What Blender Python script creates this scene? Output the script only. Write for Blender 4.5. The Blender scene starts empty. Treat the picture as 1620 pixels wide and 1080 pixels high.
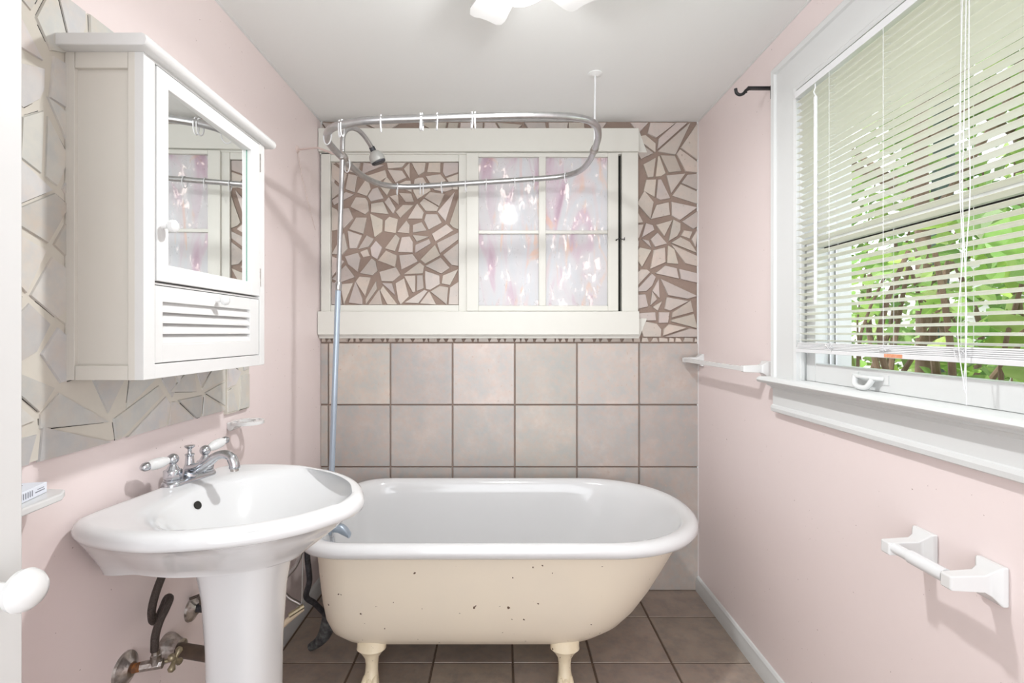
import bpy, math, random
from mathutils import Vector, Matrix
random.seed(7)
S = bpy.context.scene
COL = S.collection
PI = math.pi

# ------------------------------------------------------------------ camera, world, lights, exposure
cam_d = bpy.data.cameras.new('camera'); cam = bpy.data.objects.new('camera', cam_d); COL.objects.link(cam)
cam.location = (0, 0, 1.325); cam.rotation_euler = (PI/2, 0, 0)
cam_d.lens = 778/1620*36; cam_d.sensor_width = 36
cam_d.shift_x = 14/1620; cam_d.shift_y = -13/1620
cam_d.clip_start = 0.02
S.camera = cam
S.view_settings.view_transform = 'Standard'; S.view_settings.look = 'None'
S.view_settings.gamma = 1.0; S.view_settings.use_curve_mapping = False
S.view_settings.exposure = 0.26

W = bpy.data.worlds.new('world'); S.world = W; W.use_nodes = True
wb = W.node_tree.nodes['Background']; wb.inputs[0].default_value = (0.90, 0.95, 1.0, 1); wb.inputs[1].default_value = 2.0

def light(name, kind, loc, power, color=(1, 1, 1), rot=(0, 0, 0), **k):
    d = bpy.data.lights.new(name, kind); d.energy = power; d.color = color
    for a, b in k.items(): setattr(d, a, b)
    o = bpy.data.objects.new(name, d); o.location = loc; o.rotation_euler = rot; COL.objects.link(o); return o
light('sun', 'SUN', (0, 0, 6), 4.0, (1, .97, .90), (math.radians(3), math.radians(-24), 0), angle=.01)
light('fan_bulb', 'POINT', (0.045, 1.31, 2.235), 7.6, (.985, .995, 1), shadow_soft_size=.035)
light('fan_downlight', 'AREA', (0.045, 1.30, 2.205), 12, (.985, .995, 1), shape='DISK', size=.085)
light('fill_light', 'AREA', (0.1, -1.0, 1.15), 16, (.975, .985, 1), (PI/2, 0, 0), shape='RECTANGLE', size=1.5, size_y=1.9)  # unseen fill panel added behind the camera to brighten the room from the front

# ------------------------------------------------------------------ materials
MATS = {}
def mat(name, color, rough=.5, metal=0, noise=None, bump=None, coat=0, tint=False, spec=.5, speck=None):
    """noise=(scale, amount, other colour), bump=(scale, strength), tint multiplies by the mesh's per-piece colour,
    speck=(scale, threshold, colour) small chips"""
    m = bpy.data.materials.new(name); m.use_nodes = True; MATS[name] = m
    nt = m.node_tree; N = nt.nodes; L = nt.links; b = N['Principled BSDF']
    b.inputs['Roughness'].default_value = rough; b.inputs['Metallic'].default_value = metal
    b.inputs['Specular IOR Level'].default_value = spec; b.inputs['Coat Weight'].default_value = coat
    b.inputs['Coat Roughness'].default_value = .08
    tc = N.new('ShaderNodeTexCoord')
    rgb = N.new('ShaderNodeRGB'); rgb.outputs[0].default_value = (*color, 1); out = rgb.outputs[0]
    if noise:
        for sc, am, c2 in (noise if isinstance(noise, list) else [noise]):
            n = N.new('ShaderNodeTexNoise'); n.inputs['Scale'].default_value = sc; n.inputs['Detail'].default_value = 7
            n.inputs['Roughness'].default_value = .62; L.new(tc.outputs['Object'], n.inputs['Vector'])
            r = N.new('ShaderNodeMapRange'); r.inputs[1].default_value = .42; r.inputs[2].default_value = .64
            r.inputs[4].default_value = am; L.new(n.outputs[0], r.inputs[0])
            x = N.new('ShaderNodeMix'); x.data_type = 'RGBA'; L.new(r.outputs[0], x.inputs[0]); L.new(out, x.inputs[6])
            x.inputs[7].default_value = (*c2, 1); out = x.outputs[2]
    if tint:
        a = N.new('ShaderNodeAttribute'); a.attribute_name = 'tint'
        x = N.new('ShaderNodeMix'); x.data_type = 'RGBA'; x.blend_type = 'MULTIPLY'; x.inputs[0].default_value = 1
        L.new(out, x.inputs[6]); L.new(a.outputs['Color'], x.inputs[7]); out = x.outputs[2]
    if speck:
        sc, th, c2 = speck
        v = N.new('ShaderNodeTexNoise'); v.inputs['Scale'].default_value = sc; v.inputs['Detail'].default_value = 2
        L.new(tc.outputs['Object'], v.inputs['Vector'])
        r = N.new('ShaderNodeMapRange'); r.inputs[1].default_value = th; r.inputs[2].default_value = th+.012
        L.new(v.outputs[0], r.inputs[0])
        x = N.new('ShaderNodeMix'); x.data_type = 'RGBA'; L.new(r.outputs[0], x.inputs[0]); L.new(out, x.inputs[6])
        x.inputs[7].default_value = (*c2, 1); out = x.outputs[2]
    L.new(out, b.inputs['Base Color'])
    if bump:
        n = N.new('ShaderNodeTexNoise'); n.inputs['Scale'].default_value = bump[0]; n.inputs['Detail'].default_value = 4
        L.new(tc.outputs['Object'], n.inputs['Vector'])
        u = N.new('ShaderNodeBump'); u.inputs['Strength'].default_value = bump[1]; u.inputs['Distance'].default_value = .01
        L.new(n.outputs[0], u.inputs['Height']); L.new(u.outputs[0], b.inputs['Normal'])
    return m
PINK = (.84, .735, .72)
mat('pink_paint', PINK, .42, noise=[(3, .12, (.81, .70, .68)), (40, .05, (.78, .66, .65))], bump=(7, .12), speck=(95, .765, (.40, .30, .28)))
mat('ceiling_paint', (.86, .875, .86), .7, bump=(30, .06))
mat('white_paint', (.71, .71, .70), .32, bump=(14, .07), noise=(5, .10, (.68, .68, .66)))
mat('cream_paint', (.72, .715, .66), .35, bump=(14, .08), noise=(6, .15, (.67, .66, .60)))
mat('trim_white', (.70, .715, .71), .3, bump=(10, .06), noise=(6, .10, (.67, .68, .67)))
mat('shaded_cream', (.68, .655, .60), .4, bump=(14, .06), noise=(5, .3, (.66, .62, .56)))  # cabinet body's paint, darkened and warmed to hold the shade of its near side
mat('door_white_dimmed', (.64, .64, .63), .35, bump=(14, .06))  # white paint darkened to offset the strong fill falling on the door
mat('porcelain', (.70, .705, .71), .12, coat=.4)
mat('enamel', (.71, .715, .72), .14, coat=.4)
mat('ceramic_white', (.72, .725, .72), .18, coat=.3)
mat('tub_cream', (.78, .70, .575), .38, noise=[(3, .35, (.72, .65, .56)), (1.2, .3, (.80, .70, .56))], speck=(46, .738, (.10, .055, .03)))
mat('foot_cream', (.80, .70, .52), .4, noise=(25, .4, (.72, .60, .42)), speck=(70, .71, (.12, .07, .04)), bump=(40, .2))
mat('chrome', (.60, .62, .65), .12, 1, noise=(20, .3, (.42, .44, .48)))
mat('dull_chrome', (.52, .50, .48), .28, 1, noise=(60, .6, (.26, .21, .17)), bump=(50, .3))
mat('galvanised', (.50, .50, .50), .30, 1, noise=(45, .45, (.38, .38, .39)))
mat('pewter_plastic', (.42, .46, .50), .35, .35)
mat('steel_blue', (.40, .47, .55), .30, .45)
mat('grey_head', (.42, .42, .40), .4, .3)
mat('black_rubber', (.02, .02, .025), .5, noise=(60, .6, (.09, .09, .10)))
mat('dark_hose', (.045, .032, .026), .42, bump=(300, .5))
mat('brown_pipe', (.07, .048, .035), .45, noise=(30, .6, (.12, .08, .05)))
mat('rust', (.32, .12, .03), .8, noise=(60, .8, (.10, .05, .03)))
mat('tarnished_brass', (.38, .33, .22), .4, .7, noise=(50, .5, (.22, .18, .12)))
mat('black_iron', (.012, .012, .013), .35)
mat('old_iron', (.05, .05, .052), .6, noise=(40, .7, (.20, .21, .21)), bump=(40, .4))
mat('white_plastic', (.76, .77, .78), .25)
mat('clear_plastic', (.80, .82, .82), .2)
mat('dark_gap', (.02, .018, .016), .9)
mat('wall_tile', (.455, .43, .405), .30, tint=True, noise=[(4, .9, (.58, .50, .45)), (9, .8, (.41, .41, .40)), (30, .55, (.53, .41, .35))], bump=(35, .08), speck=(60, .70, (.50, .40, .34)))
mat('grout_brown', (.30, .225, .185), .85, bump=(150, .2))
mat('mosaic_tile', (.54, .485, .44), .28, tint=True, noise=[(9, .5, (.60, .50, .44)), (26, .4, (.46, .44, .41))], bump=(60, .1), speck=(70, .71, (.44, .36, .31)))
mat('mosaic_pale_tile', (.60, .59, .56), .34, tint=True, noise=[(7, .8, (.62, .54, .47)), (20, .6, (.50, .52, .53))])
mat('cream_grout', (.64, .60, .53), .8, noise=(12, .5, (.58, .56, .50)))
mat('floor_tile', (.33, .275, .235), .32, tint=True, noise=[(5, .8, (.42, .35, .30)), (13, .7, (.24, .21, .19)), (40, .5, (.38, .28, .22))], bump=(40, .1))
mat('floor_grout', (.15, .105, .075), .9)
mat('mirror_glass', (.90, .92, .91), .015, 1)
mat('mirror_edge', (.10, .30, .22), .1)
mat('paper_box', (.80, .84, .92), .5)
mat('ink', (.20, .21, .25), .6)
mat('orange_sticker', (.72, .30, .16), .5, noise=(160, .5, (.80, .50, .35)))
mat('slat_vinyl', (.85, .85, .76), .35)
mat('bark', (.13, .085, .055), .85, noise=(14, .6, (.22, .16, .11)), bump=(20, .6))
mat('soil', (.34, .33, .20), .95, noise=(4, .6, (.28, .38, .12)))
mat('siding_white', (.72, .72, .70), .6)
mat('far_trunk', (.055, .085, .07), .8)
mat('wire', (.70, .58, .54), .5)

def translucent(name, color, amount, color2=None, tint=False):
    m = mat(name, color, .45, tint=tint) if not color2 else mat(name, color, .45, noise=(3, .8, color2), tint=tint)
    nt = m.node_tree; b = nt.nodes['Principled BSDF']; o = nt.nodes['Material Output']
    t = nt.nodes.new('ShaderNodeBsdfTranslucent'); x = nt.nodes.new('ShaderNodeMixShader'); x.inputs[0].default_value = amount
    nt.links.new(b.inputs['Base Color'].links[0].from_socket, t.inputs[0])
    nt.links.new(b.outputs[0], x.inputs[1]); nt.links.new(t.outputs[0], x.inputs[2]); nt.links.new(x.outputs[0], o.inputs[0]); return m
translucent('slat_vinyl', (.94, .94, .88), .34); MATS['slat_vinyl'] = bpy.data.materials['slat_vinyl.001'] if 'slat_vinyl.001' in bpy.data.materials else MATS['slat_vinyl']
translucent('leaf_green', (.20, .36, .075), .40, (.38, .52, .16), tint=True)

def glass_mat():
    m = bpy.data.materials.new('window_glass'); m.use_nodes = True; nt = m.node_tree; N = nt.nodes; L = nt.links
    N.remove(N['Principled BSDF']); t = N.new('ShaderNodeBsdfTransparent'); g = N.new('ShaderNodeBsdfGlossy'); g.inputs['Roughness'].default_value = .02
    f = N.new('ShaderNodeLayerWeight'); f.inputs[0].default_value = .5; pw = N.new('ShaderNodeMath'); pw.operation = 'POWER'; pw.inputs[1].default_value = 5; L.new(f.outputs[1], pw.inputs[0]); f = pw
    x = N.new('ShaderNodeMixShader'); L.new(f.outputs[0], x.inputs[0]); L.new(t.outputs[0], x.inputs[1]); L.new(g.outputs[0], x.inputs[2])
    L.new(x.outputs[0], N['Material Output'].inputs[0]); MATS['window_glass'] = m
glass_mat()
def art_glass():
    m = bpy.data.materials.new('opal_art_glass'); m.use_nodes = True; nt = m.node_tree; N = nt.nodes; L = nt.links
    b = N['Principled BSDF']; tc = N.new('ShaderNodeTexCoord')
    mp = N.new('ShaderNodeMapping'); mp.inputs['Scale'].default_value = (6.0, 1, 1.5); mp.inputs['Rotation'].default_value = (0, .22, 0)
    L.new(tc.outputs['Object'], mp.inputs[0])
    def noise(sc, det, dist, vec=None):
        n = N.new('ShaderNodeTexNoise'); n.inputs['Scale'].default_value = sc; n.inputs['Detail'].default_value = det
        n.inputs['Distortion'].default_value = dist; L.new((vec or mp.outputs[0]), n.inputs['Vector']); return n
    def ramp(src, stops):
        r = N.new('ShaderNodeValToRGB'); L.new(src, r.inputs[0]); e = r.color_ramp.elements
        e[0].position, e[0].color = stops[0][0], (*stops[0][1], 1); e[1].position, e[1].color = stops[-1][0], (*stops[-1][1], 1)
        for p, c in stops[1:-1]:
            q = e.new(p); q.color = (*c, 1)
        return r
    a = noise(1.0, 4, 1.8); r = ramp(a.outputs[0], [(.28, (.58, .44, .52)), (.39, (.72, .61, .67)), (.47, (.76, .74, .75)), (.60, (.74, .75, .77)), (.72, (.78, .68, .68))])
    c = noise(1.9, 3, 2.4); cr = N.new('ShaderNodeMapRange'); cr.inputs[1].default_value = .60; cr.inputs[2].default_value = .72; cr.inputs[4].default_value = .6
    L.new(c.outputs[0], cr.inputs[0])
    mx = N.new('ShaderNodeMix'); mx.data_type = 'RGBA'; L.new(cr.outputs[0], mx.inputs[0]); L.new(r.outputs[0], mx.inputs[6]); mx.inputs[7].default_value = (.88, .62, .48, 1)
    L.new(mx.outputs[2], b.inputs['Base Color']); b.inputs['Roughness'].default_value = .07
    t = N.new('ShaderNodeBsdfTranslucent'); L.new(mx.outputs[2], t.inputs[0])
    x = N.new('ShaderNodeMixShader'); x.inputs[0].default_value = .36; L.new(b.outputs[0], x.inputs[1]); L.new(t.outputs[0], x.inputs[2])
    # clear seeds in the glass through which the daylight glints
    mp2 = N.new('ShaderNodeMapping'); mp2.inputs['Scale'].default_value = (1.6, 1, .75); L.new(tc.outputs['Object'], mp2.inputs[0])
    s = noise(24, 2, .6, mp2.outputs[0]); big = noise(5, 2, .5, mp2.outputs[0])
    sep = N.new('ShaderNodeSeparateXYZ'); L.new(tc.outputs['Object'], sep.inputs[0])
    hz = N.new('ShaderNodeMapRange'); hz.inputs[1].default_value = 1.45; hz.inputs[2].default_value = 2.15; hz.inputs[3].default_value = .15; hz.inputs[4].default_value = -.20; L.new(sep.outputs[2], hz.inputs[0])
    ad = N.new('ShaderNodeMath'); ad.operation = 'MULTIPLY_ADD'; ad.inputs[1].default_value = .45; L.new(big.outputs[0], ad.inputs[0]); L.new(s.outputs[0], ad.inputs[2])
    ad2 = N.new('ShaderNodeMath'); L.new(ad.outputs[0], ad2.inputs[0]); L.new(hz.outputs[0], ad2.inputs[1])
    sr = N.new('ShaderNodeMapRange'); sr.inputs[1].default_value = .975; sr.inputs[2].default_value = 1.07; sr.inputs[4].default_value = .5; L.new(ad2.outputs[0], sr.inputs[0])
    tr = N.new('ShaderNodeBsdfTransparent'); tr.inputs[0].default_value = (1, .90, .86, 1)
    y = N.new('ShaderNodeMixShader'); L.new(sr.outputs[0], y.inputs[0]); L.new(x.outputs[0], y.inputs[1]); L.new(tr.outputs[0], y.inputs[2])
    L.new(y.outputs[0], N['Material Output'].inputs[0]); MATS['opal_art_glass'] = m
art_glass()
def bowl_mat():
    m = bpy.data.materials.new('frosted_bowl'); m.use_nodes = True; nt = m.node_tree; N = nt.nodes; L = nt.links
    N.remove(N['Principled BSDF']); t = N.new('ShaderNodeBsdfTransparent'); t.inputs[0].default_value = (.92, .92, .92, 1)
    e = N.new('ShaderNodeEmission'); e.inputs[1].default_value = 6
    x = N.new('ShaderNodeMixShader'); x.inputs[0].default_value = .35; L.new(t.outputs[0], x.inputs[1]); L.new(e.outputs[0], x.inputs[2])
    L.new(x.outputs[0], N['Material Output'].inputs[0]); MATS['frosted_bowl'] = m
bowl_mat()

# ------------------------------------------------------------------ mesh helpers
ORIG = {}
class MB:
    def __init__(s): s.v = []; s.f = []; s.m = []; s.t = []
    def add(s, vs, fs, mi=0, tint=(1, 1, 1)):
        b = len(s.v); s.v += [tuple(p) for p in vs]; s.f += [tuple(i+b for i in f) for f in fs]
        s.m += [mi]*len(fs); s.t += [tint]*len(fs); return s
    def box(s, x0, y0, z0, x1, y1, z1, mi=0, tint=(1, 1, 1)):
        return s.add([(x0, y0, z0), (x1, y0, z0), (x1, y1, z0), (x0, y1, z0), (x0, y0, z1), (x1, y0, z1), (x1, y1, z1), (x0, y1, z1)],
                     [(0, 3, 2, 1), (4, 5, 6, 7), (0, 1, 5, 4), (1, 2, 6, 5), (2, 3, 7, 6), (3, 0, 4, 7)], mi, tint)
    def prism(s, poly, to3, d0, d1, mi=0, tint=(1, 1, 1), inset=0):
        n = len(poly)
        if inset:
            cx = sum(p[0] for p in poly)/n; cy = sum(p[1] for p in poly)/n
            top = []
            for p in poly:
                r = math.hypot(p[0]-cx, p[1]-cy) or 1; k = max(0, 1-inset/r); top.append((cx+(p[0]-cx)*k, cy+(p[1]-cy)*k))
        else: top = poly
        vs = [to3(p[0], p[1], d0) for p in poly] + [to3(p[0], p[1], d1) for p in top]
        fs = [tuple(range(n-1, -1, -1)), tuple(range(n, 2*n))] + [(i, (i+1) % n, n+(i+1) % n, n+i) for i in range(n)]
        return s.add(vs, fs, mi, tint)
    def loft(s, rings, close=True, cap0=False, cap1=False, mi=0, closed_path=False, tint=(1, 1, 1)):
        n = len(rings[0]); vs = [p for r in rings for p in r]; fs = []; R = len(rings)
        for k in range(R if closed_path else R-1):
            a = k*n; b = ((k+1) % R)*n
            for i in range(n if close else n-1):
                j = (i+1) % n; fs.append((a+i, a+j, b+j, b+i))
        if cap0: fs.append(tuple(range(n-1, -1, -1)))
        if cap1: fs.append(tuple((R-1)*n+i for i in range(n)))
        return s.add(vs, fs, mi, tint)
    def tube(s, pts, r, n=14, closed=False, mi=0, cap=True, flat=1.0):
        P = [Vector(p) for p in pts]; R = r if isinstance(r, (list, tuple)) else [r]*len(P); rings = []
        up = None
        for i, p in enumerate(P):
            if closed: t = P[(i+1) % len(P)]-P[i-1]
            else: t = P[min(i+1, len(P)-1)]-P[max(i-1, 0)]
            t.normalize()
            if up is None:
                up = Vector((0, 0, 1)) if abs(t.z) < .9 else Vector((0, 1, 0))
            a = (up-t*up.dot(t)).normalized(); up = a; b = t.cross(a)
            rings.append([tuple(p+(a*math.cos(2*PI*k/n)*flat+b*math.sin(2*PI*k/n))*R[i]) for k in range(n)])
        return s.loft(rings, True, cap and not closed, cap and not closed, mi, closed)
    def lathe(s, prof, o, axis=(0, 0, 1), n=24, mi=0, cap=True, up=None):
        ax = Vector(axis).normalized(); a = Vector(up) if up else (Vector((1, 0, 0)) if abs(ax.x) < .9 else Vector((0, 1, 0)))
        a = (a-ax*a.dot(ax)).normalized(); b = ax.cross(a); o = Vector(o); rings = []
        for r, h in prof: rings.append([tuple(o+ax*h+(a*math.cos(2*PI*k/n)+b*math.sin(2*PI*k/n))*r) for k in range(n)])
        return s.loft(rings, True, cap, cap, mi)
    def build(s, name, m, parent=None, origin=None, smooth=35, bevel=0, local=False, seg=2):
        me = bpy.data.meshes.new(name)
        if local: o = Vector((0, 0, 0))
        elif parent is not None: o = ORIG[parent.name]
        else: o = Vector(origin) if origin else Vector((0, 0, 0))
        me.from_pydata([(p[0]-o.x, p[1]-o.y, p[2]-o.z) for p in s.v], [], s.f)
        for x in (m if isinstance(m, (list, tuple)) else [m]): me.materials.append(MATS[x])
        me.polygons.foreach_set('material_index', s.m)
        if any(t != (1, 1, 1) for t in s.t):
            at = me.color_attributes.new('tint', 'FLOAT_COLOR', 'CORNER'); k = 0; buf = []
            for f, t in zip(s.f, s.t): buf += [*t, 1]*len(f)
            at.data.foreach_set('color', buf)
        me.update()
        import bmesh
        bm = bmesh.new(); bm.from_mesh(me); bmesh.ops.recalc_face_normals(bm, faces=bm.faces); bm.to_mesh(me); bm.free()
        if smooth:
            me.shade_smooth(); me.set_sharp_from_angle(angle=math.radians(smooth))
        ob = bpy.data.objects.new(name, me); COL.objects.link(ob)
        if parent is not None: ob.parent = parent; ORIG[ob.name] = o
        else: ob.location = o; ORIG[ob.name] = o
        if bevel:
            b = ob.modifiers.new('bevel', 'BEVEL'); b.width = bevel; b.segments = seg; b.limit_method = 'ANGLE'; b.angle_limit = math.radians(40)
            b.harden_normals = True
        return ob
def bx(*a, **k): return MB().box(*a, **k)
def tag(o, label, cat, group=None, kind=None):
    if label: o['label'] = label
    if cat: o['category'] = cat
    if group: o['group'] = group
    if kind: o['kind'] = kind
    return o
def thing(name, label, cat, loc, rotz=0, group=None):
    o = bpy.data.objects.new(name, None); COL.objects.link(o); o.location = loc; o.rotation_euler = (0, 0, rotz)
    o.empty_display_size = .05; ORIG[o.name] = Vector(loc); return tag(o, label, cat, group)
def struct(o, label=None):
    o['kind'] = 'structure'
    if label: o['label'] = label
    return o
def smooth_path(pts, closed=False, k=6):
    P = [Vector(p) for p in pts]; n = len(P); out = []
    for i in range(n if closed else n-1):
        p0 = P[i-1] if (closed or i > 0) else P[0]; p1 = P[i]; p2 = P[(i+1) % n]; p3 = P[(i+2) % n] if (closed or i+2 < n) else P[-1]
        for j in range(k):
            t = j/k; out.append(.5*((2*p1)+(p2-p0)*t+(2*p0-5*p1+4*p2-p3)*t*t+(3*p1-p0-3*p2+p3)*t**3))
    if not closed: out.append(P[-1])
    return [tuple(p) for p in out]

# room: x from -0.942 to 1.0075, y up to 2.545, ceiling 2.418
XL, XR, YB, YF, ZC = -.942, 1.0075, 2.545, -1.15, 2.418

# ------------------------------------------------------------------ shell
g = MB(); T = .32
xg0, yg0 = .0385, 1.977
g.box(XL-.15, YF, -.08, XR+.15, YB+.15, -.004, 1)
ix0 = math.floor((XL-xg0)/T); iy0 = math.floor((YF-yg0)/T)
for i in range(ix0, ix0+9):
    for j in range(iy0, iy0+13):
        x0, x1 = xg0+i*T+.004, xg0+(i+1)*T-.004; y0, y1 = yg0+j*T+.004, yg0+(j+1)*T-.004
        x0 = max(x0, XL); x1 = min(x1, XR); y0 = max(y0, YF); y1 = min(y1, YB)
        if x1-x0 < .01 or y1-y0 < .01: continue
        k = random.uniform(.86, 1.12)
        poly = [(x0, y0), (x1, y0), (x1, y1), (x0, y1)]
        g.prism(poly, lambda a, b, c: (a, b, c), -.004, 0, 0, (k, k*random.uniform(.98, 1.01), k*random.uniform(.95, 1.02)), inset=.002)
struct(g.build('floor', ['floor_tile', 'floor_grout'], smooth=0))
struct(bx(XL-.15, YF, ZC, XR+.15, YB+.15, ZC+.1).build('ceiling', 'ceiling_paint', smooth=0))
struct(bx(XL-.1, YF, -.08, XL, YB+.1, ZC+.02).build('wall_left', 'pink_paint', smooth=0))
# right wall with the window opening
WY0, WY1, WZ0, WZ1 = .72, 1.665, 1.16, 2.149
g = MB(); X2 = XR+.14
g.box(XR, YF, -.08, X2, WY0, ZC+.02); g.box(XR, WY1, -.08, X2, YB+.1, ZC+.02)
g.box(XR, WY0, -.08, X2, WY1, WZ0); g.box(XR, WY0, WZ1, X2, WY1, ZC+.02)
struct(g.build('wall_right', 'pink_paint', smooth=0))
# wall behind the camera with a wide doorway
g = MB(); g.box(XL, YF-.1, -.08, -.7, YF, ZC+.02); g.box(.9, YF-.1, -.08, XR, YF, ZC+.02); g.box(-.7, YF-.1, 2.3, .9, YF, ZC+.02)
struct(g.build('wall_front', 'pink_paint', smooth=0))
# back wall with art-glass opening
BX0, BX1, BZ0, BZ1 = -.17, .575, 1.45, 2.235
g = MB(); y0, y1 = YB, YB+.12
g.box(XL-.1, y0, -.08, BX0, y1, ZC+.02); g.box(BX1, y0, -.08, XR+.14, y1, ZC+.02); g.box(BX0, y0, -.08, BX1, y1, BZ0); g.box(BX0, y0, BZ1, BX1, y1, ZC+.02)
wall_back = struct(g.build('wall_back', 'grout_brown', smooth=0))
# square tiles on the lower back wall
g = MB(); TW = .3205; YT = YB-.010
bt = lambda a, b, c: (a, c, b)
zt = 1.277
for r in range(4):
    z1 = zt-r*TW-.003; z0 = zt-(r+1)*TW+.003
    if z1 < 0.01: break
    z0 = max(z0, .001)
    for c in range(-4, 4):
        x0 = .060+c*TW+.003; x1 = .060+(c+1)*TW-.003
        x0 = max(x0, XL+.002); x1 = min(x1, XR-.002)
        if x1-x0 < .012: continue
        k = random.choice([.92, 1.0, 1.12, 1.16]) if r == 0 else random.uniform(.90, 1.02)
        if r == 0: k = {-4: .9, -3: 1.14, -2: .97, -1: 1.13, 0: .98, 1: 1.12, 2: .97, 3: 1}.get(c, 1)
        g.prism([(x0, z0), (x1, z0), (x1, z1), (x0, z1)], bt, YB-.001, YT, 0, (k, k*random.uniform(.985, 1.01), k*random.uniform(.97, 1.03)), inset=.003)
g.build('square_tiles', 'wall_tile', wall_back, smooth=0)

# broken-tile mosaics: random angular shards
def clip(poly, nx, ny, d):
    out = []
    for i in range(len(poly)):
        a = poly[i]; b = poly[(i+1) % len(poly)]; da = a[0]*nx+a[1]*ny-d; db = b[0]*nx+b[1]*ny-d
        if da <= 0: out.append(a)
        if (da < 0) != (db < 0) and da != db:
            t = da/(da-db); out.append((a[0]+(b[0]-a[0])*t, a[1]+(b[1]-a[1])*t))
    return out
def area(p): return .5*abs(sum(p[i][0]*p[(i+1) % len(p)][1]-p[(i+1) % len(p)][0]*p[i][1] for i in range(len(p))))
def shards(x0, x1, y0, y1, size, rng, gap=(.004, .012), skip=None):
    n = max(2, int((x1-x0)*(y1-y0)/size**2)); pts = []
    tries = 0
    while len(pts) < n and tries < 60*n:
        tries += 1; p = (rng.uniform(x0, x1), rng.uniform(y0, y1))
        if all((p[0]-q[0])**2+(p[1]-q[1])**2 > (size*.42)**2 for q in pts): pts.append(p)
    res = []
    for i, p in enumerate(pts):
        if skip and skip(p): continue
        poly = [(x0, y0), (x1, y0), (x1, y1), (x0, y1)]
        for j, q in enumerate(pts):
            if i == j or abs(q[0]-p[0]) > size*4 or abs(q[1]-p[1]) > size*4: continue
            nx, ny = q[0]-p[0], q[1]-p[1]; l = math.hypot(nx, ny); nx /= l; ny /= l
            d = ((p[0]+q[0])*nx+(p[1]+q[1])*ny)/2-rng.uniform(*gap)/2
            if rng.random() < .55: # skew the cut so gaps become wedges
                a = rng.uniform(-.26, .26); mx, my = (p[0]+q[0])/2, (p[1]+q[1])/2
                nx, ny = nx*math.cos(a)-ny*math.sin(a), nx*math.sin(a)+ny*math.cos(a); d = mx*nx+my*ny-rng.uniform(*gap)*.6
            poly = clip(poly, nx, ny, d)
            if len(poly) < 3: break
        if len(poly) < 3: continue
        lim = size*.28; k = 0
        while k < len(poly) and len(poly) > 3:   # angular shards: drop short edges
            a = poly[k]; b = poly[(k+1) % len(poly)]
            if math.hypot(a[0]-b[0], a[1]-b[1]) < lim*rng.uniform(.6, 1.5): poly.pop((k+1) % len(poly)) if (k+1) % len(poly) else poly.pop(0)
            else: k += 1
        if len(poly) > 4 and rng.random() < .5: poly.pop(rng.randrange(len(poly)))
        if area(poly) > size*size*.95:   # split large ones across
            cx = sum(q[0] for q in poly)/len(poly); cy = sum(q[1] for q in poly)/len(poly); a = rng.uniform(0, PI); nx, ny = math.cos(a), math.sin(a)
            for s_ in (1, -1):
                c = clip(poly, nx*s_, ny*s_, (cx*nx+cy*ny)*s_-rng.uniform(.002, .006))
                if len(c) > 2 and area(c) > 1e-4: res.append(c)
        elif area(poly) > 8e-5: res.append(poly)
    return res
def fat(p):
    per = sum(math.hypot(p[i][0]-p[i-1][0], p[i][1]-p[i-1][1]) for i in range(len(p))); return 2*area(p)/per > .009
_sh = shards
def shards(*a, **k): return [p for p in _sh(*a, **k) if fat(p)]
rng = random.Random(3)
g = MB()
def inwin(p): return -.90 < p[0] < .65 and 1.36 < p[1] < 2.34
for p in shards(XL+.004, XR-.004, 1.306, 2.412, .092, rng, (.005, .015), inwin):
    k = rng.uniform(.88, 1.12); g.prism(p, bt, YB-.001, YB-.009-rng.uniform(0, .0015), 0, (k, k*rng.uniform(.97, 1.01), k*rng.uniform(.94, 1.02)), inset=.0025)
x = XL+.006
while x < XR-.02:    # row of little chips over the square tiles
    w = rng.uniform(.018, .055); z1 = 1.303; q = [(x, 1.281), (min(x+w, XR-.003), 1.281), (min(x+w, XR-.003)-rng.uniform(0, .012), z1-rng.uniform(0, .006)), (x+rng.uniform(0, .012), z1-rng.uniform(0, .006))]
    k = rng.uniform(.9, 1.2); g.prism(q, bt, YB-.001, YB-.009, 0, (k, k*.98, k*.95)); x += w+rng.uniform(.004, .012)
g.build('broken_tile_mosaic', 'mosaic_tile', wall_back, smooth=0)

# left wall: pale broken tile surround
wl = bpy.data.objects['wall_left']
g = MB(); MY0, MY1, MZ0, MZ1 = .45, 1.80, 1.066, 2.045
g.box(XL, MY0, MZ0+.004, XL+.007, MY1-.004, MZ1-.004, 1)
g.box(XL, 1.655, MZ0-.014, XL+.012, MY1, MZ1-.3, 1)
lt = lambda a, b, c: (c, a, b)
rng = random.Random(12)
def edge_gap_shade(p, d):  # dark slivers paint the shadow of unfilled grout beside shard edges
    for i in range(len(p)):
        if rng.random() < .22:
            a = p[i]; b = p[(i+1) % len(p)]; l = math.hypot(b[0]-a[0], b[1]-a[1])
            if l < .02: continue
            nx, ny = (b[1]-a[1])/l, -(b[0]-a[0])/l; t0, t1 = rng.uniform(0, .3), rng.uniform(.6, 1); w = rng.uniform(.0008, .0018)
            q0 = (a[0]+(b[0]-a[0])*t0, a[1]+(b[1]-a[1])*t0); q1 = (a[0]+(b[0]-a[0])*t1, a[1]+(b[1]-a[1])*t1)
            g.prism([q0, q1, (q1[0]+nx*w*.3, q1[1]+ny*w*.3), (q0[0]+nx*w, q0[1]+ny*w)], lt, d-.001, d+.0006, 2)
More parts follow.
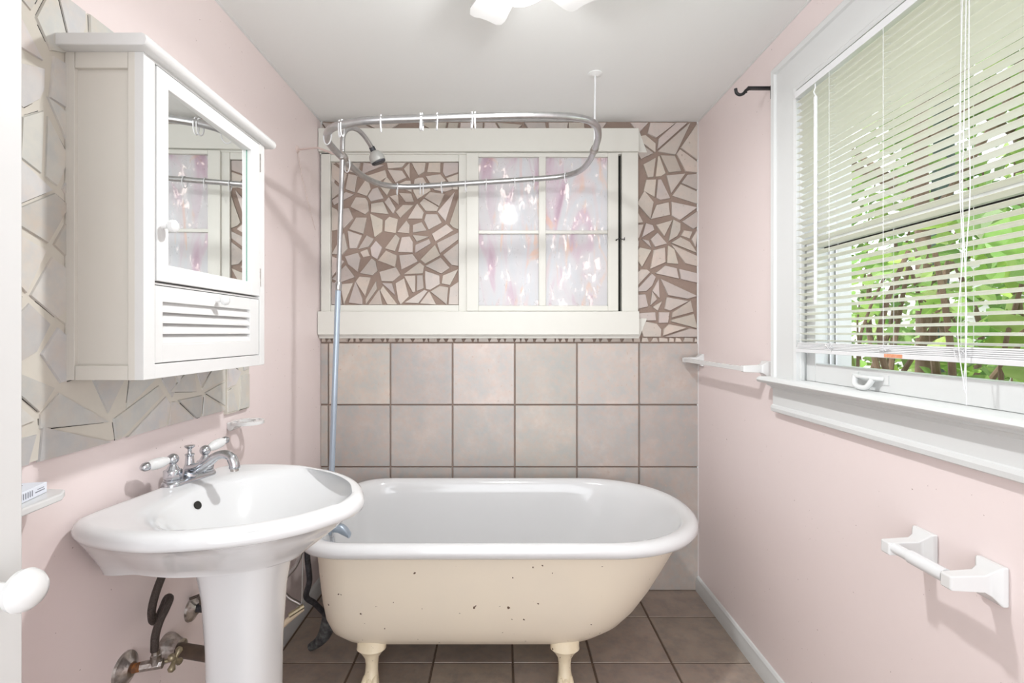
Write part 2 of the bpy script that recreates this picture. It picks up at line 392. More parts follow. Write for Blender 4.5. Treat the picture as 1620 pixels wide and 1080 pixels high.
for (a0, a1, b0, b1, d) in ((MY0, 1.652, MZ0, MZ1, .007), (1.658, MY1-.003, MZ0-.011, MZ1-.3, .012)):
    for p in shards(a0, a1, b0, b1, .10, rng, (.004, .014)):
        k = rng.uniform(.84, 1.10); g.prism(p, lt, XL+d-.002, XL+d+rng.uniform(.0025, .0045), 0, (k, k*rng.uniform(.98, 1.01), k*rng.uniform(.95, 1.04)), inset=.003); edge_gap_shade(p, XL+d)
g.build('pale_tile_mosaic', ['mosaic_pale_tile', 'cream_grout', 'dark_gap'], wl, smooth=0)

# baseboards
def baseboard(name, x0, x1, s):
    g = MB(); prof = [(0, 0), (.016, 0), (.016, .045), (.012, .056), (.012, .066), (.006, .074), (0, .076)]
    g.prism(prof, lambda a, b, c: (x0+s*a, c, b), YF, YB-.011)
    return struct(g.build(name, 'trim_white', smooth=30))
baseboard('baseboard_left', XL, 0, 1); baseboard('baseboard_right', XR, 0, -1)
g = MB(); g.tube([(XL+.003, YB-.004, 1.3), (XL+.004, YB-.005, 1.9), (XL+.003, YB-.004, ZC)], .005, 8); g.tube([(XR-.003, YB-.004, 0.05), (XR-.002, YB-.005, 1.4), (XR-.003, YB-.004, ZC)], .005, 8)
g.tube([(XL, YF, ZC), (XL, YB, ZC)], .006, 8); g.tube([(XR, YF, ZC), (XR, YB, ZC)], .006, 8)
struct(g.build('trim_1', 'white_paint'), 'thin bead of caulk along the corners')

# ------------------------------------------------------------------ window 1 (right wall)
w1 = bpy.data.objects.new('window_1', None); COL.objects.link(w1); w1.location = (XR, 1.19, 1.16); ORIG['window_1'] = Vector(w1.location); struct(w1)
def casing_profile(): # (distance from the opening, height off the wall)
    return [(-.004, -.002), (-.004, .018), (.008, .021), (.014, .017), (.02, .017), (.095, .022), (.108, .022), (.112, .030), (.128, .032), (.136, .026), (.138, -.002)]
def casing_piece(g, p0, p1, d, m0, m1):
    """p0->p1 inner edge in (y,z), d outward unit, m0/m1 mitre signs"""
    t = Vector((p1[0]-p0[0], p1[1]-p0[1])).normalized(); rings = []
    for q, mm in ((p0, m0), (p1, m1)):
        rings.append([(XR-h, q[0]+d[0]*a+t.x*mm*a, q[1]+d[1]*a+t.y*mm*a) for a, h in casing_profile()])
    g.loft(rings, True, True, True)
g = MB()
ST = 1.166
casing_piece(g, (WY1, ST), (WY1, WZ1), (1, 0), 0, 1)
casing_piece(g, (WY1, WZ1), (WY0, WZ1), (0, 1), -1, 1)
casing_piece(g, (WY0, WZ1), (WY0, ST), (-1, 0), -1, 0)
g.build('window_casing', 'trim_white', w1, smooth=14)
g = MB() # jambs and stops
g.box(XR-.004, WY1-.004, ST, X2+.03, WY1+.03, WZ1+.03); g.box(XR-.004, WY0-.03, ST, X2+.03, WY0+.004, WZ1+.03); g.box(XR-.004, WY0-.02, WZ1-.004, X2+.03, WY1+.02, WZ1+.03)
g.box(XR-.006, WY1-.012, ST, XR+.006, WY1, WZ1); g.box(XR-.006, WY0, ST, XR+.006, WY0+.012, WZ1); g.box(XR+.0, WY0, WZ1-.004, XR+.012, WY1, WZ1)
g.box(XR+.03, WY0, WZ0-.02, X2+.05, WY1, WZ0)
g.build('window_jamb', 'trim_white', w1, bevel=.0015)
g = MB() # stool
prof = [(XR+.015, ST), (XR-.052, ST), (XR-.062, ST-.004), (XR-.066, ST-.011), (XR-.062, ST-.019), (XR-.052, ST-.022), (XR+.015, ST-.022)]
g.prism(prof, lambda a, b, c: (a, c, b), WY0-.165, WY1+.165)
g.build('window_stool', 'trim_white', w1, smooth=50)
g = MB() # apron with cove and bead
prof = [(0, ST-.022), (-.042, ST-.022), (-.040, ST-.030), (-.028, ST-.034), (-.022, ST-.042), (-.018, ST-.044), (-.018, ST-.100), (-.023, ST-.103), (-.026, ST-.112), (-.024, ST-.124), (-.016, ST-.128), (0, ST-.128)]
g.prism([(XR+a, b) for a, b in prof], lambda a, b, c: (a, c, b), WY0-.14, WY1+.14)
g.build('window_apron', 'trim_white', w1, smooth=12)
def sash(name, x0, x1, z0, z1, rb, rt):
    g = MB(); y0, y1 = WY0+.004, WY1-.006; sw = .048
    g.box(x0, y0, z0, x1, y0+sw, z1); g.box(x0, y1-sw, z0, x1, y1, z1); g.box(x0, y0+sw, z0, x1, y1-sw, z0+rb); g.box(x0, y0+sw, z1-rt, x1, y1-sw, z1)
    o = g.build(name, 'trim_white', w1, bevel=.003)
    xm = (x0+x1)/2; bx(xm-.002, y0+sw-.004, z0+rb-.004, xm+.002, y1-sw+.004, z1-rt+.004).build('glass_pane', 'window_glass', o, smooth=0); return o
lower = sash('lower_sash', XR+.014, XR+.046, ST, 1.640, .060, .034)
upper = sash('upper_sash', XR+.052, XR+.084, 1.610, WZ1, .036, .045)
bx(XR+.047, WY0+.05, 1.603, XR+.051, WY1-.05, 1.609).build('sash_gap_shade', 'dark_gap', w1, smooth=0)  # dark bar painted in for the shaded gap between the two sashes
g = MB()
for q in (.050, .066, .092, .112): g.box(XR+q, WY1-.010, ST+.002, XR+q+.005, WY1-.003, WZ1-.01)
g.build('storm_track', 'galvanised', w1, smooth=0)
# handle on the lower sash
g = MB(); hy, hz = 1.372, ST+.035; xs = XR+.014
g.box(xs-.003, hy-.072, hz-.014, xs, hy-.040, hz+.012); g.box(xs-.003, hy+.040, hz-.010, xs, hy+.058, hz+.014)
g.tube(smooth_path([(xs-.002, hy+.052, hz+.002), (xs-.014, hy+.040, hz+.003), (xs-.018, hy, hz+.002), (xs-.014, hy-.042, hz+.001), (xs-.002, hy-.054, hz)]), .0055, 10)
g.tube(smooth_path([(xs-.016, hy+.034, hz), (xs-.024, hy+.022, hz-.020), (xs-.028, hy, hz-.026), (xs-.024, hy-.022, hz-.024), (xs-.016, hy-.034, hz-.002)]), .0075, 10)
g.build('sash_lift', 'trim_white', lower, smooth=50)
# outside trim
g = MB(); g.box(X2, WY1+.001, 1.0, X2+.022, WY1+.12, 2.3); g.box(X2, WY0-.12, 1.0, X2+.022, WY0-.001, 2.3); g.box(X2, WY0-.12, 2.15, X2+.022, WY1+.12, 2.3)
g.build('outer_casing', 'cream_paint', w1, bevel=.002)

# ------------------------------------------------------------------ window 2 (over the tub)
w2 = bpy.data.objects.new('window_2', None); COL.objects.link(w2); w2.location = (-.12, YB, 1.3); ORIG['window_2'] = Vector(w2.location); struct(w2)
CP = 'cream_paint'
def yb(d): return YB-d
g = MB() # header: front board and the bevelled board behind it
g.box(XL+.003, yb(.050), 2.249, .689, yb(.012), 2.366)
g.prism([(XL+.002, 2.256), (.742, 2.256), (.700, 2.372), (XL+.002, 2.372)], bt, yb(.012), yb(0))
g.box(XL+.003, yb(.030), 2.240, .672, yb(0), 2.249)
g.build('window_header', CP, w2, bevel=.002)
g = MB()
g.box(XL+.003, yb(.058), 1.318, .689, yb(.012), 1.436)
g.prism([(XL+.002, 1.298), (.700, 1.298), (.742, 1.402), (XL+.002, 1.402)], bt, yb(.012), yb(0))
g.prism([(0, 1.318), (.046, 1.318), (.040, 1.308), (.038, 1.299), (0, 1.299)], lambda a, b, c: (c, yb(a), b), XL+.003, .694)
g.build('window_ledge', CP, w2, bevel=.002)
g = MB()
g.box(XL+.010, yb(.030), 1.436, -.885, yb(0), 2.249); g.box(.606, yb(.034), 1.436, .690, yb(0), 2.249)
g.box(-.885, yb(.022), 2.206, -.228, yb(0), 2.249); g.box(-.885, yb(.022), 1.436, -.228, yb(0), 1.470); g.box(-.228, yb(.024), 1.436, -.180, yb(0), 2.249)
g.build('window_frame', CP, w2, bevel=.0025)
bx(.588, yb(.004), 1.436, .606, yb(-.002), 2.249).build('dark_slot', 'dark_gap', w2, smooth=0)
# mosaic filling the left half
g = MB(); g.box(-.885, yb(.006), 1.470, -.228, yb(0), 2.206, 1)
rng = random.Random(23)
for p in shards(-.883, -.230, 1.472, 2.204, .080, rng, (.005, .016)):
    k = rng.uniform(.86, 1.14); g.prism(p, bt, yb(.005), yb(.013+rng.uniform(0, .0015)), 0, (k, k*rng.uniform(.97, 1.01), k*rng.uniform(.93, 1.03)), inset=.002)
g.build('mosaic_panel', ['mosaic_tile', 'grout_brown'], w2, smooth=0)
# sash with art glass
g = MB(); sx0, sx1, sz0, sz1 = -.187, .588, 1.438, 2.246
y0, y1 = yb(.036), yb(.004)
g.box(sx0, y0, sz0, -.126, y1, sz1); g.box(.535, y0, sz0, sx1, y1, sz1); g.box(-.126, y0, sz0, .535, y1, 1.466); g.box(-.126, y0, 2.225, .535, y1, sz1)
g.box(.182, y0, 1.466, .218, y1, 2.225); g.box(-.126, y0+.006, 1.834, .182, y1, 1.851); g.box(.218, y0+.006, 1.834, .535, y1, 1.851)
s2 = g.build('window_sash', CP, w2, bevel=.002)
g = MB(); g.box(-.128, yb(.016), 1.464, .184, yb(.012), 1.836); g.box(.216, yb(.016), 1.464, .537, yb(.012), 1.836); g.box(-.128, yb(.016), 1.849, .184, yb(.012), 2.227); g.box(.216, yb(.016), 1.849, .537, yb(.012), 2.227)
g.build('art_glass', 'opal_art_glass', s2, smooth=0)
g = MB(); g.tube(smooth_path([(.575, yb(.040), 1.800), (.590, yb(.048), 1.806), (.603, yb(.046), 1.803), (.618, yb(.038), 1.806)]), .0018, 8)
g.lathe([(.004, 0), (.004, .004), (.002, .006)], (.577, yb(.036), 1.80), (0, -1, 0), 12); g.tube([(.616, yb(.034), 1.80), (.617, yb(.046), 1.80), (.617, yb(.046), 1.812)], .002, 8)
g.build('hook_latch', 'black_iron', s2)

# ------------------------------------------------------------------ open door at the left
d = bpy.data.objects.new('door_1', None); COL.objects.link(d); d.location = (-.73, -.02, 0); ORIG['door_1'] = Vector(d.location); struct(d)
dx1 = -.712; dy1 = .729
g = MB(); g.box(-.748, -.03, .01, dx1-.006, dy1, 2.05)
for (a, b, c, e) in ((-.03, .085, .01, 2.05), (dy1-.115, dy1, .01, 2.05), (.085, dy1-.115, 1.93, 2.05), (.085, dy1-.115, .86, 1.02), (.085, dy1-.115, .01, .24)): g.box(dx1-.008, a, c, dx1, b, e)
g.build('door_leaf', 'door_white_dimmed', d, bevel=.003)
g = MB(); g.box(dx1, .640, .90, dx1+.003, .686, 1.045); pl = g.build('lock_plate', 'white_paint', d, bevel=.001)
kz = .976; ky = .668
g = MB(); g.lathe([(.016, 0), (.017, .006), (.011, .010), (.0095, .036), (.011, .044), (.019, .048), (.027, .053), (.0285, .060), (.0275, .062), (.026, .068), (.020, .076), (.010, .081), (.001, .082)], (dx1+.002, ky, kz), (1, 0, 0), 32)
g.build('door_knob', 'ceramic_white', d, smooth=30)
g = MB(); g.lathe([(.006, 0), (.006, .0015)], (dx1+.003, ky-.004, .925), (1, 0, 0), 16); g.box(dx1+.003, ky-.0065, .905, dx1+.0045, ky-.0015, .923); g.build('keyhole', 'black_iron', d)

# ------------------------------------------------------------------ medicine cabinet
XC = -.766; CY0, CY1, CZ0, CZ1 = 1.048, 1.578, 1.225, 1.925
c = thing('medicine_cabinet', 'white wall cabinet with a mirrored door and a small louvred flap', 'cabinet', (XL+.006, (CY0+CY1)/2, CZ0))
g = MB() # carcass
xb = XL+.008
g.box(xb, CY0+.009, CZ0, XC-.019, CY0+.020, CZ1); g.box(xb, CY1-.020, CZ0, XC-.019, CY1, CZ1); g.box(xb, CY0+.006, CZ0, XC-.019, CY1, CZ0+.016); g.box(xb, CY0+.006, CZ1-.016, XC-.019, CY1, CZ1)
g.box(xb, CY0+.006, CZ0, xb+.006, CY1, CZ1)
# near side: frame around a recessed panel
g.box(xb, CY0, CZ0, xb+.020, CY0+.010, CZ1); g.box(-.800, CY0, CZ0, XC-.019, CY0+.010, CZ1); g.box(xb+.021, CY0+.0006, CZ0, -.801, CY0+.010, CZ0+.031); g.box(xb+.021, CY0+.0006, CZ1-.034, -.801, CY0+.010, CZ1)
g.build('cabinet_body', 'shaded_cream', c, bevel=.001)
g = MB(); x0, x1 = XC-.020, XC
g.box(x0, CY0, CZ0, x1, CY0+.034, CZ1); g.box(x0, CY1-.030, CZ0, x1, CY1, CZ1); g.box(x0, CY0+.034, CZ0, x1, CY1-.030, CZ0+.032); g.box(x0, CY0+.034, CZ1-.006, x1, CY1-.030, CZ1)
g.box(x0, CY0+.034, 1.433, x1-.004, CY1-.030, 1.438)
g.build('face_frame', 'white_paint', c, bevel=.001)
DY0, DY1, DZ0, DZ1 = CY0+.037, CY1-.036, 1.441, CZ1-.010
g = MB(); x0, x1 = XC-.016, XC+.003
g.box(x0, DY0, DZ0, x1, 1.122, DZ1); g.box(x0, 1.492, DZ0, x1, DY1, DZ1); g.box(x0, 1.122, DZ0, x1, 1.492, 1.480); g.box(x0, 1.122, 1.880, x1, 1.492, DZ1)
cd = g.build('cabinet_door', 'white_paint', c, bevel=.0015)
g = MB(); g.prism([(XC-.015, 1.120), (XC-.001, 1.120), (XC-.0115, 1.494), (XC-.0155, 1.494)], lambda a, b, c_: (a, b, c_), 1.478, 1.882); g.box(XC-.012, 1.4885, 1.480, XC-.0108, 1.4915, 1.880, 1); g.build('mirror', ['mirror_glass', 'mirror_edge'], cd, smooth=0)
kp = [(.007, 0), (.006, .004), (.005, .010), (.007, .014), (.0125, .017), (.0145, .022), (.0135, .028), (.009, .032), (.001, .0335)]
MB().lathe(kp, (XC+.003, 1.103, 1.565), (1, 0, 0), 24).build('door_knob', 'ceramic_white', cd)
for z in (1.86, 1.50): MB().tube([(XC+.001, DY1+.003, z-.028), (XC+.001, DY1+.003, z+.028)], .0035, 8).build('hinge', 'dull_chrome', cd)
g = MB(); x0, x1 = XC-.018, XC-.002; FZ0, FZ1 = CZ0+.034, 1.431
g.box(x0, DY0, FZ0, x1, 1.110, FZ1); g.box(x0, 1.492, FZ0, x1, DY1+.003, FZ1); g.box(x0, 1.110, FZ0, x1, 1.492, 1.299); g.box(x0, 1.110, 1.396, x1, 1.492, FZ1)
fl = g.build('louvred_flap', 'white_paint', c, bevel=.001)
g = MB()
for i in range(4):
    z = 1.299+i*.0245
    g.prism([(XC-.003, z), (XC-.003, z+.004), (XC-.016, z+.028), (XC-.018, z+.026)], lambda a, b, c_: (a, c_, b), 1.110, 1.492)
g.build('louvre', 'white_paint', fl, smooth=0)
MB().lathe([(r*.9, h) for r, h in kp], (XC-.002, 1.318, 1.413), (1, 0, 0), 24).build('flap_knob', 'ceramic_white', fl)
g = MB() # top board with bullnose
prof = [(XL+.004, CZ1), (XC+.014, CZ1), (XC+.022, CZ1+.004), (XC+.026, CZ1+.013), (XC+.022, CZ1+.022), (XC+.014, CZ1+.026), (XL+.004, CZ1+.026)]
g.prism(prof, lambda a, b, c_: (a, c_, b), CY0-.026, CY1+.030)
g.build('cabinet_top', 'white_paint', c, smooth=50, bevel=.003)

# ------------------------------------------------------------------ pedestal sink
ROT = -math.radians(9); SB = (-.906, 1.28, 0)   # local x = outward from the wall, local y = along the wall
sk = thing('pedestal_sink', 'white porcelain pedestal sink with a wide D-shaped basin against the pink wall', 'sink', SB, ROT)
half = [(0, 0), (0, .10), (.001, .18), (.018, .228), (.07, .258), (.13, .272), (.19, .277), (.25, .274), (.31, .258), (.385, .228), (.45, .188), (.505, .135), (.542, .075), (.560, .035), (.564, 0)]
hp = smooth_path([(a, b, 0) for a, b in half], False, 4)
outl = [(p[0], p[1]) for p in hp]+[(p[0], -p[1]) for p in hp[-2:0:-1]]
NO = len(outl)
def ringo(su, sv, z, cv=0.0): return [(cv+(p[0]-cv)*sv, p[1]*su, z) for p in outl]
def shrink(dist, z):   # parallel offset inwards
    r = []
    for i in range(NO):
        a = outl[i-1]; b = outl[(i+1) % NO]; tx, ty = b[0]-a[0], b[1]-a[1]; l = math.hypot(tx, ty) or 1
        r.append((outl[i][0]+ty/l*-dist, outl[i][1]-tx/l*-dist, z))
    return r
# check the orientation of the offset
t_ = shrink(.05, 0); sgn = 1 if max(p[0] for p in t_) < .564 else -1
def off(dist, z): return shrink(dist*sgn, z)
def bowl(cv, rv, ru, z, e=2.15):   # ring with the same vertex count, matched by angle
    r = []
    for p in outl:
        a = math.atan2(p[1]/.277, (p[0]-cv)/.30); ca, sa = math.cos(a), math.sin(a)
        r.append((cv+rv*math.copysign(abs(ca)**(2/e), ca), ru*math.copysign(abs(sa)**(2/e), sa), z))
    return r
ZR = .925
g = MB()
def skirt(sb, sm, sv, z):   # narrower in the middle than at the wall
    out = []
    for p in outl:
        t = min(1, p[0]/.14); t = t*t*(3-2*t); out.append((p[0]*sv, p[1]*(sb+(sm-sb)*t), z))
    return out
rings = [skirt(.68, .53, .72, .774), skirt(.685, .535, .725, .778), skirt(.73, .61, .775, .800), skirt(.80, .71, .835, .825), skirt(.88, .82, .90, .855), skirt(.94, .90, .93, .876), off(.012, .886),
         off(.003, .890), off(0, .897), off(0, .905), off(.004, .915), off(.012, .922), off(.022, .9245), off(.030, .924)]
def mixr(a, b, t, z): return [(p[0]*(1-t)+q[0]*t, p[1]*(1-t)+q[1]*t, z) for p, q in zip(a, b)]
b0 = bowl(.312, .210, .232, 0)
rings += [mixr(off(.030, 0), b0, .6, .921), mixr(off(.030, 0), b0, 1, .916), bowl(.312, .203, .224, .906), bowl(.308, .188, .208, .888), bowl(.300, .158, .176, .855), bowl(.292, .118, .130, .820), bowl(.290, .088, .096, .796), bowl(.292, .070, .075, .776), bowl(.298, .05, .05, .768), bowl(.298, .022, .022, .766)]
g.loft(rings, True, True, True)
bs = g.build('basin', 'porcelain', sk, local=True, smooth=60)
# overflow hole and drain
g = MB(); g.lathe([(.0105, 0), (.0105, .003)], (.1235, .0, .884), (.90, 0, .43), 20); g.build('overflow_hole', 'dark_gap', bs, local=True)
g = MB(); g.lathe([(.021, 0), (.022, .003), (.014, .004), (.012, .001)], (.298, 0, .766), (0, 0, 1), 20); g.build('drain', 'chrome', bs, local=True)
g = MB()
def ped(w, dd, z, c=.26, e=2.8):
    return [(c+dd*math.copysign(abs(math.cos(t))**(2/e), math.cos(t)), w*math.copysign(abs(math.sin(t))**(2/e), math.sin(t)), z) for t in [2*PI*i/40 for i in range(40)]]
g.loft([ped(.105, .105, 0), ped(.105, .105, .02), ped(.094, .095, .05), ped(.082, .084, .14), ped(.076, .078, .35), ped(.078, .081, .55), ped(.084, .090, .68), ped(.092, .100, .74), ped(.105, .115, .780)], True, True, True)
g.build('pedestal', 'porcelain', sk, local=True, smooth=60)

# ------------------------------------------------------------------ basin faucet
fz = .922
fc = thing('basin_faucet', 'chrome two-handle centre-set faucet with white porcelain levers on the sink', 'faucet', (-.862, 1.352, fz), -math.radians(15))
def stad(w, l, z, n=12):
    r = []
    for i in range(n+1):
        a = -PI/2+PI*i/n; r.append((w*math.sin(a+PI/2)*1 if 0 else w*math.cos(a+PI/2) if 0 else 0, 0, z))
    r = []
    for i in range(n): a = PI*i/(n-1); r.append((w*math.cos(a), l+w*math.sin(a), z))
    for i in range(n): a = PI+PI*i/(n-1); r.append((w*math.cos(a), -l+w*math.sin(a), z))
    return r
g = MB(); g.loft([stad(.026, .052, 0), stad(.0265, .052, .004), stad(.024, .052, .010), stad(.018, .050, .014), stad(.013, .048, .016)], True, True, True)
g.build('base_plate', 'chrome', fc, local=True, smooth=40)
g = MB(); g.lathe([(.022, .010), (.021, .020), (.016, .032), (.0115, .045), (.010, .062), (.0095, .068)], (0, 0, 0), (0, 0, 1), 24)
sp = smooth_path([(0, 0, .030), (.030, 0, .035), (.062, 0, .052), (.090, 0, .071), (.118, 0, .078), (.138, 0, .072), (.148, 0, .056), (.150, 0, .044)])
rr = [.017-(.0055*min(1, i/20)) for i in range(len(sp))]; rr = [r*(1.0 if i < len(sp)-12 else 1.12) for i, r in enumerate(rr)]
g.tube(sp, rr, 16); g.lathe([(.0135, -.002), (.0135, .003)], (.150, 0, .046), (0, 0, -1), 20)
so = g.build('spout', 'chrome', fc, local=True, smooth=45)
MB().lathe([(.0105, 0), (.0105, .008)], (.150, 0, .044), (0, 0, -1), 20).build('aerator', 'dull_chrome', so, local=True)
g = MB(); g.lathe([(.010, .066), (.0115, .069), (.0115, .072), (.006, .074), (.005, .082), (.006, .086), (.0115, .090), (.013, .093), (.012, .095), (.001, .096)], (0, 0, 0), (0, 0, 1), 20)
g.build('pop_up_knob', 'chrome', fc, local=True)
for s_ in (-1, 1):
    y = s_*.051
    g = MB(); g.lathe([(.021, .012), (.0215, .016), (.019, .018), (.0215, .020)], (0, y, 0), (0, 0, 1), 28); g.lathe([(.0215, .020), (.0215, .040), (.019, .043)], (0, y, 0), (0, 0, 1), 8)
    g.lathe([(.016, .042), (.012, .050), (.008, .056), (.009, .060)], (0, y, 0), (0, 0, 1), 24)
    rd = .0145; g.lathe([(rd*math.sin(a), .070-rd*math.cos(a)) for a in [PI*(.12+.88*i/10) for i in range(11)]], (0, y, 0), (0, 0, 1), 24)
    hb = g.build('handle', 'chrome', fc, local=True, smooth=40)
    ax = Vector((-.12, s_, -.05)) if s_ < 0 else Vector((.05, 1, .22))
    g = MB(); g.lathe([(.0075, .010), (.010, .016), (.0135, .028), (.0145, .042), (.0135, .054), (.0105, .062)], (0, y, .070), ax, 24); g.build('porcelain_lever', 'ceramic_white', hb, local=True)
    g = MB(); g.lathe([(.0105, .062), (.0115, .066), (.0105, .074), (.006, .080), (.001, .083)], (0, y, .070), ax, 20); g.build('lever_tip', 'chrome', hb, local=True)

# ------------------------------------------------------------------ bathtub
TX0, TX1, TYc = -.755, .785, 2.066
tb = thing('bathtub', 'white clawfoot bathtub with cream painted outside under the art glass window', 'bathtub', (0, TYc, 0))
NR = 96
def tring(x0, x1, w, z, al=.25, ar=.40, nl=3.6, nr=2.15, yc=TYc):
    al = min(al, (x1-x0)*.45); ar = min(ar, (x1-x0)*.5); r = []
    for i in range(NR):
        a = 2*PI*i/NR; ca, sa = math.cos(a), math.sin(a)
        if ca >= 0: cx, ax_, e = x1-ar, ar, nr
        else: cx, ax_, e = x0+al, al, nl
        # spread the straight side evenly with the angle
        X = cx+ax_*math.copysign(abs(ca)**(2/e), ca); Y = w*math.copysign(abs(sa)**(2/e), sa)
        r.append((X, yc+Y, z))
    return r
Wt = .408; RZ = .605
g = MB()
rings = [tring(TX0+.052, TX1-.052, Wt-.046, RZ-.038), tring(TX0+.040, TX1-.040, Wt-.034, RZ-.050), tring(TX0+.022, TX1-.022, Wt-.018, RZ-.052), tring(TX0+.006, TX1-.006, Wt-.005, RZ-.042), tring(TX0, TX1, Wt, RZ-.028), tring(TX0+.004, TX1-.004, Wt-.003, RZ-.013),
         tring(TX0+.014, TX1-.014, Wt-.012, RZ-.004), tring(TX0+.030, TX1-.030, Wt-.028, RZ), tring(TX0+.048, TX1-.050, Wt-.044, RZ-.006), tring(TX0+.060, TX1-.064, Wt-.054, RZ-.022),
         tring(TX0+.068, TX1-.085, Wt-.062, RZ-.07), tring(TX0+.078, TX1-.13, Wt-.072, RZ-.16), tring(TX0+.095, TX1-.20, Wt-.092, RZ-.28, .24, .36), tring(TX0+.125, TX1-.265, Wt-.13, RZ-.36, .22, .32), tring(TX0+.18, TX1-.33, Wt-.19, RZ-.40, .2, .28), tring(TX0+.30, TX1-.48, Wt-.30, RZ-.412, .12, .14, 2.5)]
g.loft(rings, True, False, True)
g.build('basin', 'enamel', tb, smooth=70)
g = MB()
# outer shell
prof = [(.556, .050, .052, .044), (.50, .055, .088, .052), (.42, .060, .135, .062), (.34, .066, .185, .074), (.27, .074, .235, .092), (.22, .088, .280, .116), (.182, .118, .328, .150), (.158, .165, .385, .195), (.147, .235, .47, .26), (.146, .30, .55, .31)]
g.loft([tring(TX0+a, TX1-b, Wt-w, z, .22, .40-b*.35, 3.8, 2.2) for z, a, b, w in prof], True, False, True)
g.build('painted_shell', 'tub_cream', tb, smooth=70)
def leg(x, s, dark=False):
    yf = TYc+s*.235; g = MB(); out = s
    # ankle sweeps outwards down to a paw
    cs = [(.215, -.015, .058, .030), (.190, .000, .056, .034), (.172, .008, .053, .037), (.163, .012, .054, .039), (.156, .010, .046, .035), (.142, .008, .035, .030), (.125, .006, .0255, .025), (.100, .004, .0225, .023), (.075, .010, .0235, .026), (.052, .020, .028, .033), (.030, .028, .032, .040), (.012, .030, .033, .042), (0, .028, .030, .038)]
    g.loft([[(x+w*math.cos(t), yf+out*o+dd*math.sin(t), z) for t in [2*PI*i/28 for i in range(28)]] for z, o, w, dd in cs], True, True, True)
    for k in (-1, 0, 1):   # three toes
        px = x+k*.0185; g.tube(smooth_path([(px*1, yf+out*.022, .066), (px, yf+out*.046, .052), (px+k*.002, yf+out*.064, .026), (px+k*.002, yf+out*.070, .007)]), [.007, .008, .009, .010, .0108, .011, .0115, .0118, .012, .012, .012, .0118, .0112, .0105, .0098, .009, .008, .007, .006], 12)
    return g.build('claw_foot', 'old_iron' if dark else 'foot_cream', tb, smooth=60)
leg(-.487, -1); leg(.228, -1); leg(-.487, 1); leg(.228, 1)
# drain lever plate and drain hardware below
g = MB(); g.tube(smooth_path([(-.735, 2.04, .54), (-.742, 2.04, .40), (-.735, 2.04, .24), (-.68, 2.05, .15)]), .016, 12); g.build('overflow_pipe', 'black_rubber', tb)

# tub faucet
tf = thing('tub_faucet', 'grey plastic tub faucet with a hooded spout inside the left end of the bathtub', 'faucet', (-.690, 1.96, .50))
TFZ = .008
g = MB(); g.lathe([(.016, 0), (.017, .004), (.016, .010), (.017, .014), (.016, .026)], (-.702, 1.945, .543), (1, 0, 0), 20); g.tube([(-.712, 1.96, .540), (-.680, 1.96, .540)], .017, 14); g.build('valve_body', 'steel_blue', tf)
g = MB(); secs = [(-.672, .556, .560, .536), (-.655, .560, .568, .534), (-.640, .556, .566, .526), (-.622, .545, .552, .518), (-.610, .530, .532, .512)]
rings = []
for x, zc, zt_, zb in secs:
    hh = (zt_-zb)/2; zc = (zt_+zb)/2; rings.append([(x, 1.957+.017*math.copysign(abs(math.cos(t))**.7, math.cos(t)), zc+hh*math.copysign(abs(math.sin(t))**.7, math.sin(t))) for t in [2*PI*i/20 for i in range(20)]])
g.loft(rings, True, True, True); g.build('hooded_spout', 'steel_blue', tf, smooth=60)
g = MB(); g.lathe([(.006, 0), (.006, .006), (.010, .008), (.010, .012), (.004, .014)], (-.650, 1.957, .566), (0, 0, 1), 16); g.build('diverter_knob', 'chrome', tf)
g = MB(); g.box(-.688, 1.935, .520, -.672, 1.955, .552); g.prism([(-.690, .520), (-.672, .520), (-.668, .485), (-.686, .485)], lambda a, b, c_: (a, c_, b), 1.936, 1.956); g.tube([(-.692, 1.945, .554), (-.666, 1.945, .554)], .004, 8); g.build('handle', 'chrome', tf, bevel=.002)

# ------------------------------------------------------------------ shower riser and head
rs = thing('shower_pipe', 'tall thin chrome shower pipe rising from the tub to a curved arm and shower head', 'shower', (-.70, 1.96, .56))
g = MB(); g.tube([(-.694, 1.968, .545), (-.652, 1.945, 1.512)], .0112, 14); g.build('lower_pipe', 'steel_blue', rs)
pth = [(-.652, 1.945, 1.505), (-.632, 1.93, 2.0), (-.630, 1.93, 2.075)]+smooth_path([(-.630, 1.932, 2.090), (-.624, 1.942, 2.122), (-.608, 1.968, 2.146), (-.588, 2.003, 2.150), (-.570, 2.040, 2.134), (-.553, 2.075, 2.106)])
g = MB(); g.tube(pth, .0095, 14); g.build('riser_pipe', 'galvanised', rs, smooth=60)
g = MB(); g.lathe([(.0125, -.018), (.014, -.015), (.0135, .012), (.011, .016)], (-.652, 1.945, 1.512), (.03, -.02, 1), 16); g.build('pipe_coupling', 'galvanised', rs)
ax = Vector((.40, .22, -.89)).normalized()
g = MB(); g.lathe([(.012, -.004), (.0125, .014), (.011, .018)], (-.553, 2.075, 2.106), ax, 20); cl = g.build('shower_collar', 'black_rubber', rs)
g = MB(); g.lathe([(.013, .014), (.020, .018), (.029, .030), (.0325, .044), (.033, .056), (.031, .058)], (-.553, 2.075, 2.106), ax, 28)
hd = g.build('shower_head', 'grey_head', rs)
g = MB(); g.lathe([(.0305, .056), (.030, .064), (.026, .067), (.001, .067)], (-.553, 2.075, 2.106), ax, 28); g.build('spray_face', 'black_rubber', hd)

